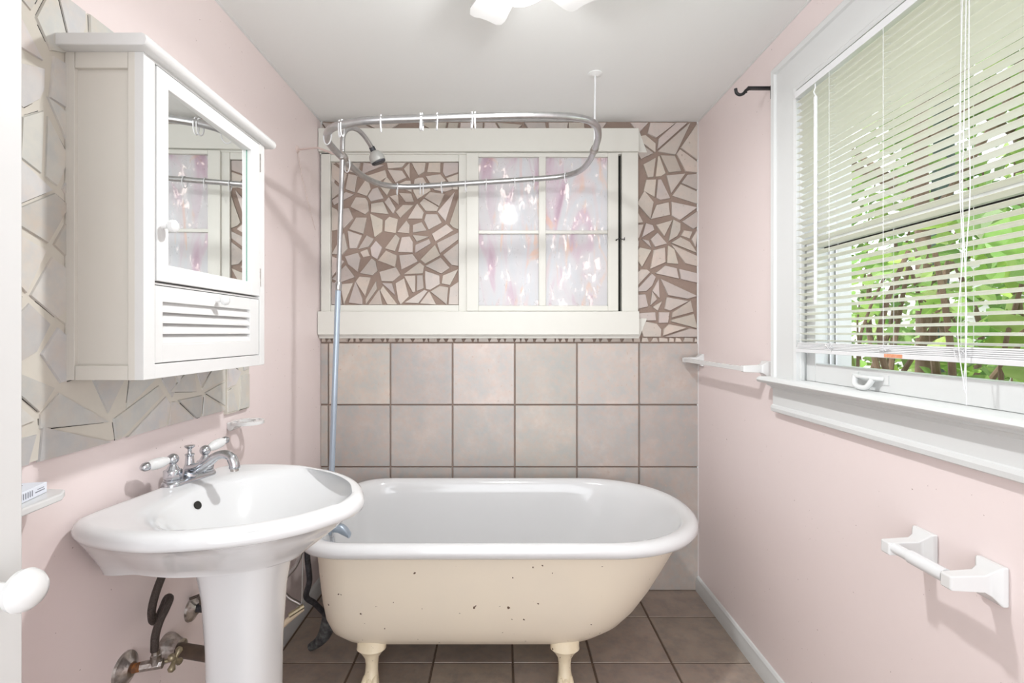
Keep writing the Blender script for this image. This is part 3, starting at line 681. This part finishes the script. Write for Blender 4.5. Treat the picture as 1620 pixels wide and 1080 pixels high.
# ------------------------------------------------------------------ shower curtain rod (closed loop)
rd = thing('shower_curtain_rod', 'oval galvanised shower curtain rod hung over the bathtub', 'curtain rod', (-.13, 2.03, 2.04))
def rz(x): return 2.02+.07*(x+.62)
loop2 = [(-.40, 1.638), (-.1, 1.664), (.12, 1.690), (.25, 1.722), (.33, 1.785), (.368, 1.90), (.380, 2.04), (.382, 2.20), (.355, 2.32), (.28, 2.380), (.12, 2.388), (-.2, 2.384), (-.46, 2.372), (-.565, 2.315), (-.615, 2.2), (-.632, 2.05), (-.638, 1.87), (-.630, 1.76), (-.585, 1.675), (-.50, 1.642)]
loop = smooth_path([(x, y, rz(x)) for x, y in loop2], True, 6)
g = MB(); g.tube(loop, .0130, 16, closed=True); g.build('oval_rod', 'galvanised', rd, smooth=60)
g = MB(); g.tube([(.382, 2.06, rz(.38)), (.388, 2.072, ZC-.004)], .0042, 10); g.build('ceiling_support', 'white_plastic', rd)
g = MB(); g.lathe([(.030, 0), (.030, .003), (.012, .008), (.006, .010)], (.388, 2.072, ZC), (0, 0, -1), 24); g.build('ceiling_flange', 'ceiling_paint', rd)
def clamp(p, t):
    g = MB(); t = Vector(t).normalized(); p = Vector(p); g.tube([p-t*.022, p-t*.018, p+t*.018, p+t*.022], [.014, .0165, .0165, .014], 14); g.tube([p+Vector((0, 0, .016)), p+Vector((.0, -.014, .024))], .005, 8); g.lathe([(.006, 0), (.006, .008)], p+Vector((0, -.016, 0)), (0, -1, 0), 6); return g.build('rod_clamp', 'dull_chrome', rd)
clamp((-.630, 1.935, rz(-.63)), (0, 1, 0)); clamp((.380, 2.05, rz(.38)), (0, 1, 0))
g = MB(); g.tube([(XL+.002, 2.248, 2.163), (-.80, 2.12, 2.125), (-.665, 1.955, 2.035)], .0042, 10); g.lathe([(.018, 0), (.016, .004), (.006, .010)], (XL, 2.248, 2.166), (1, 0, 0), 16); g.build('wall_brace', 'wire', rd)
g = MB(); g.tube(smooth_path([(XL+.004, 2.245, 2.16), (XL+.010, 2.28, 2.05), (XL+.012, 2.36, 1.93), (XL+.006, 2.45, 1.84)]), .0014, 6)
tag(g.build('loose_wire', 'wire', origin=(XL, 2.3, 1.84)), 'thin wire hanging from the wall fixing left of the shower pipe', 'wire')

# rings
def ring_mesh():
    g = MB(); pts = []
    for i in range(25):
        a = math.radians(-205+i*13.2); pts.append((0, .0205*math.cos(a)*.85, -.012+.0275*math.sin(a)))
    pts.append((0, pts[-1][1]-.003, pts[-1][2]-.006)); g.tube(pts, .0023, 8); return g
proto = None; seg_len = []
def ring_at(target, label, group, near=True, side=None, tilt=0):
    """closest point of the rod to the wanted (x, y)"""
    global proto
    best = min(range(len(loop)), key=lambda i: (loop[i][0]-target[0])**2+(loop[i][1]-target[1])**2)
    p = Vector(loop[best]); q = Vector(loop[(best+1) % len(loop)]); r_ = Vector(loop[best-1])
    # refine between samples
    cand = [r_.lerp(p, t/8) for t in range(8)]+[p.lerp(q, t/8) for t in range(9)]
    p = min(cand, key=lambda c_: (c_.x-target[0])**2+(c_.y-target[1])**2); t = (q-r_)
    rotz = math.atan2(t.y, t.x)
    if proto is None:
        o = proto = ring_mesh().build('curtain_ring', 'white_plastic', origin=(0, 0, 0), smooth=60)
    else:
        o = proto.copy(); COL.objects.link(o)
    o.location = (p.x, p.y, p.z+.0005); o.rotation_euler = (0, tilt*.0, rotz+tilt)
    tag(o, label, 'curtain ring', group)
def nx(px, y=1.66): return (px-796)/778*y
G1 = 'white curtain rings on the near side of the rod'; G2 = 'white curtain rings on the far side of the rod'; G3 = 'white curtain rings on the left end of the rod'
for px, lab, tl in ((535, 'white curtain ring in front of the shower arm, left one of the pair', .5), (541, 'white curtain ring in front of the shower arm, right one of the pair', .3), (604, 'single white curtain ring just above the shower head on the near rod', .1),
                    (664, 'white curtain ring on the near rod, left one of the middle pair', .15), (668.5, 'white curtain ring on the near rod, right one of the middle pair', -.1), (691, 'single white curtain ring just right of the middle pair on the near rod', .12),
                    (748, 'white curtain ring on the near rod, left one of the rightmost pair', .1), (752.5, 'white curtain ring on the near rod, rightmost of all', -.08)):
    x = nx(px, 1.65); ring_at((x, 1.65), lab, G1, tilt=tl)
for (x, y), lab, tl in (((-.63, 1.70), 'white curtain ring at the near left bend of the rod, nearest the pink wall', -.9), ((-.632, 2.0), 'white curtain ring on the left end of the rod beside the clamp', -.6)): ring_at((x, y), lab, G3, tilt=tl)
for px, lab in ((627, 'leftmost white curtain ring on the far rod in front of the mosaic'), (664, 'left ring of the pair on the far rod in front of the mosaic'), (670, 'right ring of the pair on the far rod in front of the mosaic'),
                (699, 'single white curtain ring on the far rod near the right edge of the mosaic'), (738, 'white curtain ring on the far rod before the post between mosaic and glass'), (768, 'white curtain ring on the far rod at the left edge of the left glass pane'),
                (815, 'white curtain ring on the far rod in the middle of the left glass pane'), (844, 'white curtain ring on the far rod just left of the centre glazing bar'), (897, 'rightmost white curtain ring on the far rod in front of the right glass pane')):
    ring_at((nx(px, 2.38), 2.38), lab, G2, tilt=random.uniform(-.2, .2))

# ------------------------------------------------------------------ towel bar, right wall
def square_post(g, x0, y, z, reach, w=.030, s=-1, plate=(.030, .034)):
    """flared wall plate and square arm, pointing -x"""
    pw, ph = plate; rings = []
    for a, hw, hh in ((0, pw, ph), (.010, pw, ph), (.013, pw*.93, ph*.95), (.022, pw*.62, ph*.62), (.034, w*.5, w*.55), (reach-.004, w*.42, w*.47), (reach, w*.36, w*.42)):
        zt_ = z+.0; rings.append([(x0-a, y-hw, zt_-hh), (x0-a, y+hw, zt_-hh), (x0-a, y+hw, zt_+hh), (x0-a, y-hw, zt_+hh)])
    g.loft(rings, True, True, True)
tw = thing('towel_bar', 'white square towel bar on the pink wall between tub corner and window', 'towel bar', (XR, 2.19, 1.19))
for y in (2.490, 1.880): square_post(MB(), 0, 0, 0, 0) if False else None
for y in (2.490, 1.872):
    g = MB(); square_post(g, XR, y, 1.190, .098, .026, plate=(.026, .030)); g.build('wall_post', 'ceramic_white', tw, bevel=.002)
bx(XR-.098, 1.882, 1.181, XR-.080, 2.480, 1.199).build('bar', 'ceramic_white', tw, bevel=.0015)

# toilet paper holder
tp = thing('toilet_paper_holder', 'empty white toilet paper holder with roller on the lower pink wall', 'toilet paper holder', (XR, 1.09, .818))
for y in (1.168, 1.008):
    g = MB(); square_post(g, XR, y, .818, .102, .032, plate=(.030, .040)); g.build('wall_post', 'ceramic_white', tp, bevel=.003)
g = MB(); g.tube([(XR-.086, 1.156, .820), (XR-.086, 1.112, .820)], .0125, 20); g.tube([(XR-.086, 1.113, .820), (XR-.086, 1.111, .820), (XR-.086, 1.022, .820)], [.0128, .0148, .0148], 20); g.build('roller', 'white_plastic', tp, smooth=40)

# tumbler / toothbrush holder, left wall
tm = thing('toothbrush_holder', 'white ceramic ring toothbrush holder on the pink wall above the sink', 'toothbrush holder', (XL, 1.70, .99))
g = MB(); cx_, cy_, zz = -.886, 1.705, 1.018; n = 48
def ringpt(r, a): return (cx_+r*math.cos(a)*1.0, cy_+r*math.sin(a)*1.0)
def in_slots(r, a): return False
ro, ri = .052, .026
# ring plate with four oval slots: built as radial sectors
slots = [math.radians(q) for q in (50, 130, 230, 310)]
NA = 96; RR = [ri, .033, .045, ro]
vs = []; fs = []
for k in range(NA):
    a = 2*PI*k/NA
    for r in RR:
        for z in (zz-.006, zz+.005): p = ringpt(r, a); vs.append((p[0], p[1], z))
def idx(k, i, t): return (k % NA)*8+i*2+t
def openseg(k):
    a = 2*PI*(k+.5)/NA; return any(abs((a-s_+PI) % (2*PI)-PI) < .32 for s_ in slots)
for k in range(NA):
    for i in range(3):
        if i == 1 and openseg(k):
            continue
        fs.append((idx(k, i, 1), idx(k, i+1, 1), idx(k+1, i+1, 1), idx(k+1, i, 1))); fs.append((idx(k, i, 0), idx(k+1, i, 0), idx(k+1, i+1, 0), idx(k, i+1, 0)))
    fs.append((idx(k, 0, 0), idx(k, 0, 1), idx(k+1, 0, 1), idx(k+1, 0, 0))); fs.append((idx(k, 3, 0), idx(k+1, 3, 0), idx(k+1, 3, 1), idx(k, 3, 1)))
    if openseg(k):
        fs.append((idx(k, 1, 0), idx(k+1, 1, 0), idx(k+1, 1, 1), idx(k, 1, 1))); fs.append((idx(k, 2, 0), idx(k, 2, 1), idx(k+1, 2, 1), idx(k+1, 2, 0)))
        if not openseg(k-1): fs.append((idx(k, 1, 0), idx(k, 1, 1), idx(k, 2, 1), idx(k, 2, 0)))
        if not openseg(k+1): fs.append((idx(k+1, 1, 0), idx(k+1, 2, 0), idx(k+1, 2, 1), idx(k+1, 1, 1)))
g.add(vs, fs); g.build('ring_tray', 'ceramic_white', tm, smooth=40)
g = MB(); g.prism([(XL, 1.000), (XL, 1.020), (-.908, 1.020), (-.912, 1.008), (-.922, .996), (XL+.008, .990)], lambda a, b, c_: (a, c_, b), 1.675, 1.732); g.build('wall_mount', 'ceramic_white', tm, bevel=.003)

# soap shelf and box
sh = tag(MB().prism([(XL, .72), (XL, .965), (-.905, .985), (-.872, .980), (-.856, .955), (-.848, .86), (-.856, .75), (-.875, .725)], lambda a, b, c_: (a, b, c_), 1.000, 1.015).build('soap_shelf', 'ceramic_white', origin=(XL, .85, 1.0), bevel=.004), 'small white ceramic soap shelf on the pink wall beside the open door', 'shelf')
sb = thing('soap_box', 'small pale blue and white cardboard soap box lying on the ceramic shelf', 'box', (-.902, .898, 1.0155), math.radians(14))
g = MB(); g.box(-.026, -.07, 0, .026, .058, .020); sbb = g.build('carton', 'paper_box', sb, local=True, bevel=.001)
g = MB()
for i in range(7): g.box(.0262, -.020+i*.0058, .005, .0266, -.0185+i*.0058, .016)
g.box(.0262, .024, .008, .0266, .050, .0095); g.box(.0262, .030, .0125, .0266, .048, .0135)
g.build('printed_bars', 'ink', sb, local=True, smooth=0)
g = MB()
for i in range(5): g.box(-.012+.0005*i, -.030+i*.015, .0202, -.006+.001*i, -.021+i*.015, .0206)
g.build('printed_line', 'ink', sb, local=True, smooth=0)

# curtain bracket beside the window
cb = thing('curtain_bracket', 'black metal curtain rod bracket at the top corner of the window casing', 'bracket', (XR, 1.84, 2.236))
g = MB(); g.box(XR-.004, 1.832, 2.205, XR-.0005, 1.848, 2.255); g.box(XR-.094, 1.834, 2.236, XR-.002, 1.846, 2.246); g.tube(smooth_path([(XR-.085, 1.84, 2.240), (XR-.098, 1.84, 2.234), (XR-.108, 1.84, 2.222), (XR-.122, 1.84, 2.217), (XR-.134, 1.84, 2.224), (XR-.138, 1.84, 2.240)]), [.006]*25+[.005]*6 if False else .0058, 10)
g.tube([(XR-.100, 1.84, 2.238), (XR-.097, 1.84, 2.224)], .003, 8)
g.build('hook_arm', 'black_iron', cb, smooth=40)

# ------------------------------------------------------------------ venetian blind
bl = thing('venetian_blind', 'off-white slatted venetian blind half covering the sunny window', 'blind', (XR-.018, 1.19, 1.26))
by0, by1 = WY0+.012, 1.643; bxm = XR-.0165
g = MB(); g.box(bxm-.013, by0, 2.110, bxm+.013, by1+.006, 2.112); g.box(bxm-.014, by0, 2.110, bxm-.012, by1+.006, 2.132); g.box(bxm+.012, by0, 2.110, bxm+.014, by1+.006, 2.132); g.box(bxm-.013, by1+.004, 2.110, bxm+.013, by1+.006, 2.132)
g.build('headrail', 'white_plastic', bl, bevel=.0005)
g = MB(); al = math.radians(-14); ns = 38; ztop, zbot = 2.092, 1.302
for i in range(ns):
    z = ztop-(ztop-zbot)*i/(ns-1); A = al
    rng_ = random.uniform(-.03, .03); rings = []
    for yy in (by0, by1):
        r = []
        for k in range(7):
            u = -1+2*k/6; hx = .0125*u; hz = .0022*(1-u*u)
            r.append((bxm+hx*math.cos(A+rng_)-hz*math.sin(A+rng_), yy, z+hx*math.sin(A+rng_)+hz*math.cos(A+rng_)))
        r += [(p[0], p[1], p[2]-.0004) for p in reversed(r)]
        rings.append(r)
    g.loft(rings, True, True, True)
g.build('slats', 'slat_vinyl', bl, smooth=40)
g = MB()
for i in range(5): g.box(bxm-.012+.0006*(i % 2), by0, 1.2745+i*.0042, bxm+.012, by1-.002*i, 1.2783+i*.0042)
g.box(bxm-.013, by0, 1.262, bxm+.013, by1+.004, 1.274); br = g.build('bottom_rail', 'white_plastic', bl, bevel=.0012)
bx(bxm-.0135, 1.205, 1.2635, bxm-.0131, 1.262, 1.2725).build('orange_sticker', 'orange_sticker', br, smooth=0)
for yy in (1.475, 1.265, 1.050, .86):
    g = MB()
    for dx in (-.0135, .0135): g.tube([(bxm+dx, yy, 1.276), (bxm+dx, yy, 2.110)], .0006, 6)
    for i in range(ns): z = ztop-(ztop-zbot)*i/(ns-1); g.tube([(bxm-.0135, yy, z-.005), (bxm+.0135, yy, z+.002)], .0005, 5)
    # bunched cord at the rail
    r2 = random.Random(int(yy*100)); pts = [(bxm-.014-r2.uniform(0, .005), yy+r2.uniform(-.022, .022), 1.276+r2.uniform(-.006, .018)) for _ in range(11)]
    g.tube(smooth_path(pts, False, 4), .0007, 6)
    g.build('ladder_cord', 'white_plastic', bl)
g = MB(); g.tube([(bxm-.020, 1.530, 2.100), (bxm-.020, 1.530, 2.088), (bxm-.026, 1.528, 2.074), (bxm-.020, 1.527, 2.060)], .0022, 8); g.tube([(bxm-.021, 1.527, 2.060), (bxm-.021, 1.527, 1.416)], .0050, 6); g.build('tilt_wand', 'white_plastic', bl)
for k, (y0_, sw_, zb) in enumerate(((1.034, .004, 1.175), (1.028, -.006, 1.205), (1.042, .008, 1.20))):
    g = MB(); g.tube(smooth_path([(bxm-.016, y0_, 2.108), (bxm-.020, y0_+sw_*.4, 1.80), (bxm-.020, y0_+sw_*(1.4-k*.5), 1.62), (bxm-.021, y0_-sw_*.5, 1.44+.03*k), (bxm-.022, y0_+sw_*(k-1)*.8, 1.33), (bxm-.022, y0_-sw_*1.3, zb)]), .0010, 6); g.build('lift_cord', 'white_plastic', bl)

# ------------------------------------------------------------------ ceiling fan
fn = thing('ceiling_fan', 'small white ceiling fan with a lit glass bowl', 'ceiling fan', (.045, 1.31, ZC))
fx, fy = .045, 1.31
g = MB(); g.lathe([(.065, 0), (.065, -.02), (.045, -.03), (.045, -.045), (.085, -.055), (.090, -.10), (.075, -.125), (.070, -.13)], (fx, fy, ZC), (0, 0, 1), 32); g.build('motor_housing', 'white_paint', fn)
g = MB(); g.lathe([(.088, 0), (.086, -.022), (.074, -.046), (.050, -.064), (.024, -.072), (.001, -.074)], (fx, fy, ZC-.128), (0, 0, 1), 32, cap=False); g.build('glass_bowl', 'frosted_bowl', fn)
for k in range(5):
    a = math.radians(111-72*k+2); ca, sa = math.cos(a), math.sin(a); g = MB()
    P = lambda r, w, z: (fx+r*ca-w*sa, fy+r*sa+w*ca, z)
    out_ = [(.10, .030), (.14, .048), (.235, .058), (.262, .050), (.268, .036), (.262, .014), (.262, -.010), (.266, -.040), (.256, -.054), (.235, -.058), (.14, -.048), (.10, -.030)]
    n_ = len(out_); zf = ZC-.105
    g.add([P(r, w, zf+w*.10) for r, w in out_]+[P(r, w, zf+.006+w*.10) for r, w in out_], [tuple(range(n_-1, -1, -1)), tuple(range(n_, 2*n_))]+[(i, (i+1) % n_, n_+(i+1) % n_, n_+i) for i in range(n_)])
    g.add([P(.07, -.012, zf-.004), P(.13, -.015, zf-.004), P(.13, .015, zf-.004), P(.07, .012, zf-.004), P(.07, -.012, zf+.004), P(.13, -.015, zf), P(.13, .015, zf), P(.07, .012, zf+.004)], [(0, 3, 2, 1), (4, 5, 6, 7), (0, 1, 5, 4), (1, 2, 6, 5), (2, 3, 7, 6), (3, 0, 4, 7)])
    g.build('fan_blade', 'white_paint', fn, smooth=30)

# ------------------------------------------------------------------ plumbing under the sink
def escutcheon(g, y, z, r=.034, mi=0): g.lathe([(r, 0), (r*.95, .006), (r*.6, .013), (r*.42, .020)], (XL, y, z), (1, 0, 0), 24, mi)
vl = thing('supply_valve', 'old angle stop valve with chrome wall flange low under the sink', 'valve', (XL, 1.223, .487))
g = MB(); escutcheon(g, 1.223, .490, .042); g.build('wall_flange', 'dull_chrome', vl)
g = MB(); g.tube([(XL+.010, 1.225, .488), (XL+.036, 1.233, .490)], .011, 12); g.build('pipe_stub', 'rust', vl)
g = MB(); g.tube([(XL+.034, 1.232, .490), (XL+.080, 1.246, .490)], .0125, 8); g.lathe([(.012, 0), (.012, .022), (.0095, .024), (.0095, .038)], (XL+.066, 1.240, .492), (0, 0, 1), 8); g.build('valve_body', 'dull_chrome', vl, smooth=30)
g = MB(); g.tube([(XL+.080, 1.253, .490), (XL+.098, 1.259, .490)], .0045, 8)
for a in range(4):
    t = math.radians(45+90*a); c_ = Vector((XL+.100, 1.260, .490)); d_ = Vector((.10, math.cos(t), math.sin(t))).normalized(); g.tube([c_, c_+d_*.012, c_+d_*.022, c_+d_*.028], [.0045, .006, .0095, .005], 10)
g.build('cross_handle', 'tarnished_brass', vl, smooth=60)
hs = tag(MB().tube(smooth_path([(XL+.066, 1.236, .527), (XL+.068, 1.236, .565), (XL+.072, 1.246, .596), (XL+.076, 1.262, .618), (XL+.074, 1.280, .634), (XL+.060, 1.290, .630), (XL+.050, 1.288, .605), (XL+.046, 1.274, .585), (XL+.046, 1.258, .590), (XL+.050, 1.248, .620), (XL+.056, 1.250, .655), (XL+.062, 1.262, .690), (XL+.070, 1.285, .735), (XL+.078, 1.300, .790)], False, 7), .0095, 12).build('supply_hose', 'dark_hose', origin=(XL+.066, 1.236, .527)), 'dark looped supply hose rising from the stop valve to the sink', 'hose')
dr = thing('drain_pipe', 'thick dark drain pipe with chrome flange running from the wall behind the pedestal', 'pipe', (XL, 1.372, .447))
g = MB(); g.lathe([(.040, 0), (.040, .006), (.036, .018), (.030, .030), (.026, .042), (.027, .046)], (XL, 1.372, .447), (1, -.1, 0), 24); g.build('wall_flange', 'dull_chrome', dr)
g = MB(); g.tube([(XL+.030, 1.368, .447), (-.72, 1.33, .443)], .0185, 18); g.build('pipe', 'brown_pipe', dr)
v2 = thing('shutoff_valve', 'second shutoff valve with dark cross handle beside the pedestal', 'valve', (XL, 1.487, .492))
g = MB(); escutcheon(g, 1.487, .492, .036); g.build('wall_flange', 'dull_chrome', v2)
g = MB(); g.tube([(XL+.012, 1.487, .496), (-.80, 1.470, .497)], .0125, 14); g.build('pipe', 'black_rubber', v2)
g = MB(); g.tube([(XL+.030, 1.484, .50), (XL+.030, 1.484, .535)], .005, 8); g.tube([(XL-.0+.006, 1.468, .532), (XL+.055, 1.488, .545)], .0045, 8); g.tube([(XL+.022, 1.500, .537), (XL+.040, 1.458, .540)], .0045, 8); g.build('cross_handle', 'brown_pipe', v2)
tag(MB().tube([(XL+.030, 1.484, .535), (XL+.032, 1.470, .64), (XL+.036, 1.45, .80)], .0042, 10).build('supply_tube', 'rust', origin=(XL+.03, 1.484, .535)), 'thin rusty supply tube going up from the second valve', 'pipe')

# hoses at the left end of the tub
tag(MB().tube(smooth_path([(-.760, 1.92, .545), (-.765, 1.92, .46), (-.758, 1.925, .36), (-.775, 1.935, .29), (-.752, 1.96, .25), (-.730, 2.0, .19), (-.722, 2.03, .15)]), .011, 12).build('drain_hose', 'black_rubber', origin=(-.76, 1.92, .15)), 'black hose dropping down the left end of the bathtub', 'hose')
tag(MB().tube(smooth_path([(-.712, 2.03, .235), (-.715, 2.035, .16), (-.735, 2.04, .09), (-.765, 2.045, .045), (-.805, 2.05, .016)]), [.020, .024, .027, .029, .030, .031, .032, .032, .031, .031, .030, .029, .028, .027, .026, .025, .024, .022, .021, .020, .019, .018, .017, .016, .015], 14).build('floor_trap', 'old_iron', origin=(-.75, 2.04, 0)), 'black iron drain trap standing on the floor at the left end of the tub', 'pipe fitting')
tag(MB().tube(smooth_path([(-.772, 1.905, .50), (-.800, 1.90, .43), (-.835, 1.89, .385), (-.845, 1.885, .345), (-.825, 1.89, .31), (-.795, 1.90, .285), (-.782, 1.905, .272)]), .0075, 12).build('supply_hose', 'galvanised', origin=(-.78, 1.905, .272)), 'grey flexible hose looping out behind the left end of the bathtub', 'hose')
g = MB(); g.tube(smooth_path([(-.775, 1.905, .262), (-.83, 1.86, .225), (-.875, 1.80, .190), (XL+.02, 1.72, .175), (XL+.006, 1.66, .172)]), .0105, 12)
tag(g.build('supply_pipe', 'foot_cream', origin=(XL+.01, 1.7, .17)), 'cream plastic water pipe low on the left wall behind the pedestal', 'pipe')
tag(MB().tube([(-.776, 1.905, .50), (-.778, 1.902, .28)], .003, 8).build('thin_rod', 'galvanised', origin=(-.778, 1.902, .28)), 'thin grey rod hanging beside the black tub hose', 'rod')
tag(MB().tube([(-.815, 1.87, .252), (-.770, 1.90, .272)], .009, 8).build('hose_coupling', 'tarnished_brass', origin=(-.79, 1.88, .255)), 'short tan coupling where the tub hoses meet', 'pipe fitting')

# ------------------------------------------------------------------ outside
tag(bx(X2+.2, -2, -.35, 12, 16, -.25).build('garden_ground', 'soil', origin=(4, 4, -.3), smooth=0), 'earth and grass outside the window', 'ground', kind='structure')
g = MB(); g.box(5.6, 3.0, -.3, 5.75, 12, 2.3)
for i in range(16): g.prism([(5.6, -.2+i*.155), (5.575, -.2+i*.155), (5.598, -.05+i*.155)], lambda a, b, c_: (a, c_, b), 3.0, 12)
tag(g.build('garden_fence', 'siding_white', origin=(5.6, 7, -.3), smooth=0), 'pale horizontal board fence seen through the shrubs outside', 'fence')
def leaf(g, p, s, rng):
    n = Vector((rng.uniform(-1, .3), rng.uniform(-1, .6), rng.uniform(-.1, 1.2))).normalized(); u = n.cross(Vector((rng.uniform(-1, 1), rng.uniform(-1, 1), rng.uniform(-1, 1)))).normalized(); v = n.cross(u)
    o = Vector(p); q = lambda a, b, c_=0: tuple(o+u*a*s+v*b*s+n*c_*s)
    k = rng.uniform(.45, 1.3)
    g.add([q(0, -.5), q(.34, -.38, .08), q(.46, -.05, .10), q(.24, .3, .05), q(0, .62, -.08), q(-.24, .3, .05), q(-.46, -.05, .10), q(-.34, -.38, .08), q(0, 0, 0)], [(0, 1, 8), (1, 2, 8), (2, 3, 8), (3, 4, 8), (4, 5, 8), (5, 6, 8), (6, 7, 8), (7, 0, 8)], 0, (k*rng.uniform(.85, 1.1), k, k*rng.uniform(.7, 1.2)))
def shrub(c_, rad, h, n, size, label, seed, stems=5):
    rng = random.Random(seed); o = thing('shrub', label, 'shrub', (c_[0], c_[1], -.25), group='shrubs outside the window')
    g = MB()
    for _ in range(int(n*1.5)):
        a = rng.uniform(0, 2*PI); rr_ = rad*rng.random()**.5*(1.0); z = rng.uniform(-.1, h)
        leaf(g, (c_[0]+rr_*math.cos(a), c_[1]+rr_*math.sin(a), z), size*rng.uniform(.4, 1.1), rng)
    g.build('foliage', 'leaf_green', o, smooth=0)
    for _ in range(stems):
        x, y = c_[0]+rng.uniform(-.6, .6)*rad, c_[1]+rng.uniform(-.6, .6)*rad; pts = [(x, y, -.25)]
        for k in range(1, 7): x += rng.uniform(-.13, .13); y += rng.uniform(-.13, .13); pts.append((x, y, -.25+k*h/6))
        r0 = rng.uniform(.010, .035); MB().tube(smooth_path(pts, False, 3), [r0*(1-.6*i/18) for i in range(19)], 8).build('stem', 'bark', o)
shrub((2.05, 2.35), .45, 1.9, 230, .10, 'leafy green shrub nearest the window at its left side', 1, 9)
shrub((2.0, 1.55), .42, 1.75, 260, .13, 'broad-leaved bright green shrub at the right side of the window', 2, 6)
shrub((3.1, 3.4), .7, 2.4, 520, .11, 'green shrub standing in the middle distance outside the window', 3, 8)
shrub((2.9, 2.4), .6, 2.0, 420, .12, 'dense green shrub behind the broad-leaved one outside', 4, 6)
shrub((4.4, 5.2), 1.0, 3.4, 900, .13, 'tall green shrub furthest from the window by the fence', 5, 6)
def tree(loc, r, h, label, seed, crown):
    rng = random.Random(seed); o = thing('tree', label, 'tree', (loc[0], loc[1], -.25), group='trees outside the window'); x, y = loc; pts = [(x, y, -.25)]
    for k in range(1, 7): x += rng.uniform(-.08, .08); y += rng.uniform(-.08, .08); pts.append((x, y, -.25+h*k/6))
    MB().tube(smooth_path(pts, False, 3), [r*(1-.5*i/18) for i in range(19)], 12).build('trunk', 'bark' if seed % 2 else 'far_trunk', o)
    for q in range(4):
        z = h*rng.uniform(.35, .8); a = rng.uniform(0, 2*PI); p0 = Vector((loc[0], loc[1], z)); d_ = Vector((math.cos(a), math.sin(a), .8)); MB().tube([p0, p0+d_*.5, p0+d_*1.0+Vector((0, 0, .1))], [r*.4, r*.3, r*.15], 8).build('branch', 'bark', o)
    g = MB()
    for _ in range(crown[1]):
        a = rng.uniform(0, 2*PI); b = rng.uniform(-1, 1); rr_ = crown[0]*rng.random()**.4; s_ = math.sqrt(1-b*b)
        leaf(g, (loc[0]+rr_*s_*math.cos(a), loc[1]+rr_*s_*math.sin(a), h+rr_*b*.8), .16*rng.uniform(.6, 1.3), rng)
    g.build('crown', 'leaf_green', o, smooth=0)
tree((2.55, 2.95), .055, 3.6, 'tree with a thin bent brown trunk just outside the window', 1, (1.2, 500))
tree((3.6, 4.1), .11, 4.4, 'tree with a dark greenish trunk further out', 2, (1.7, 1000))
tree((5.0, 4.6), .10, 4.2, 'tree near the fence outside, right of the dark trunk', 3, (1.8, 900))
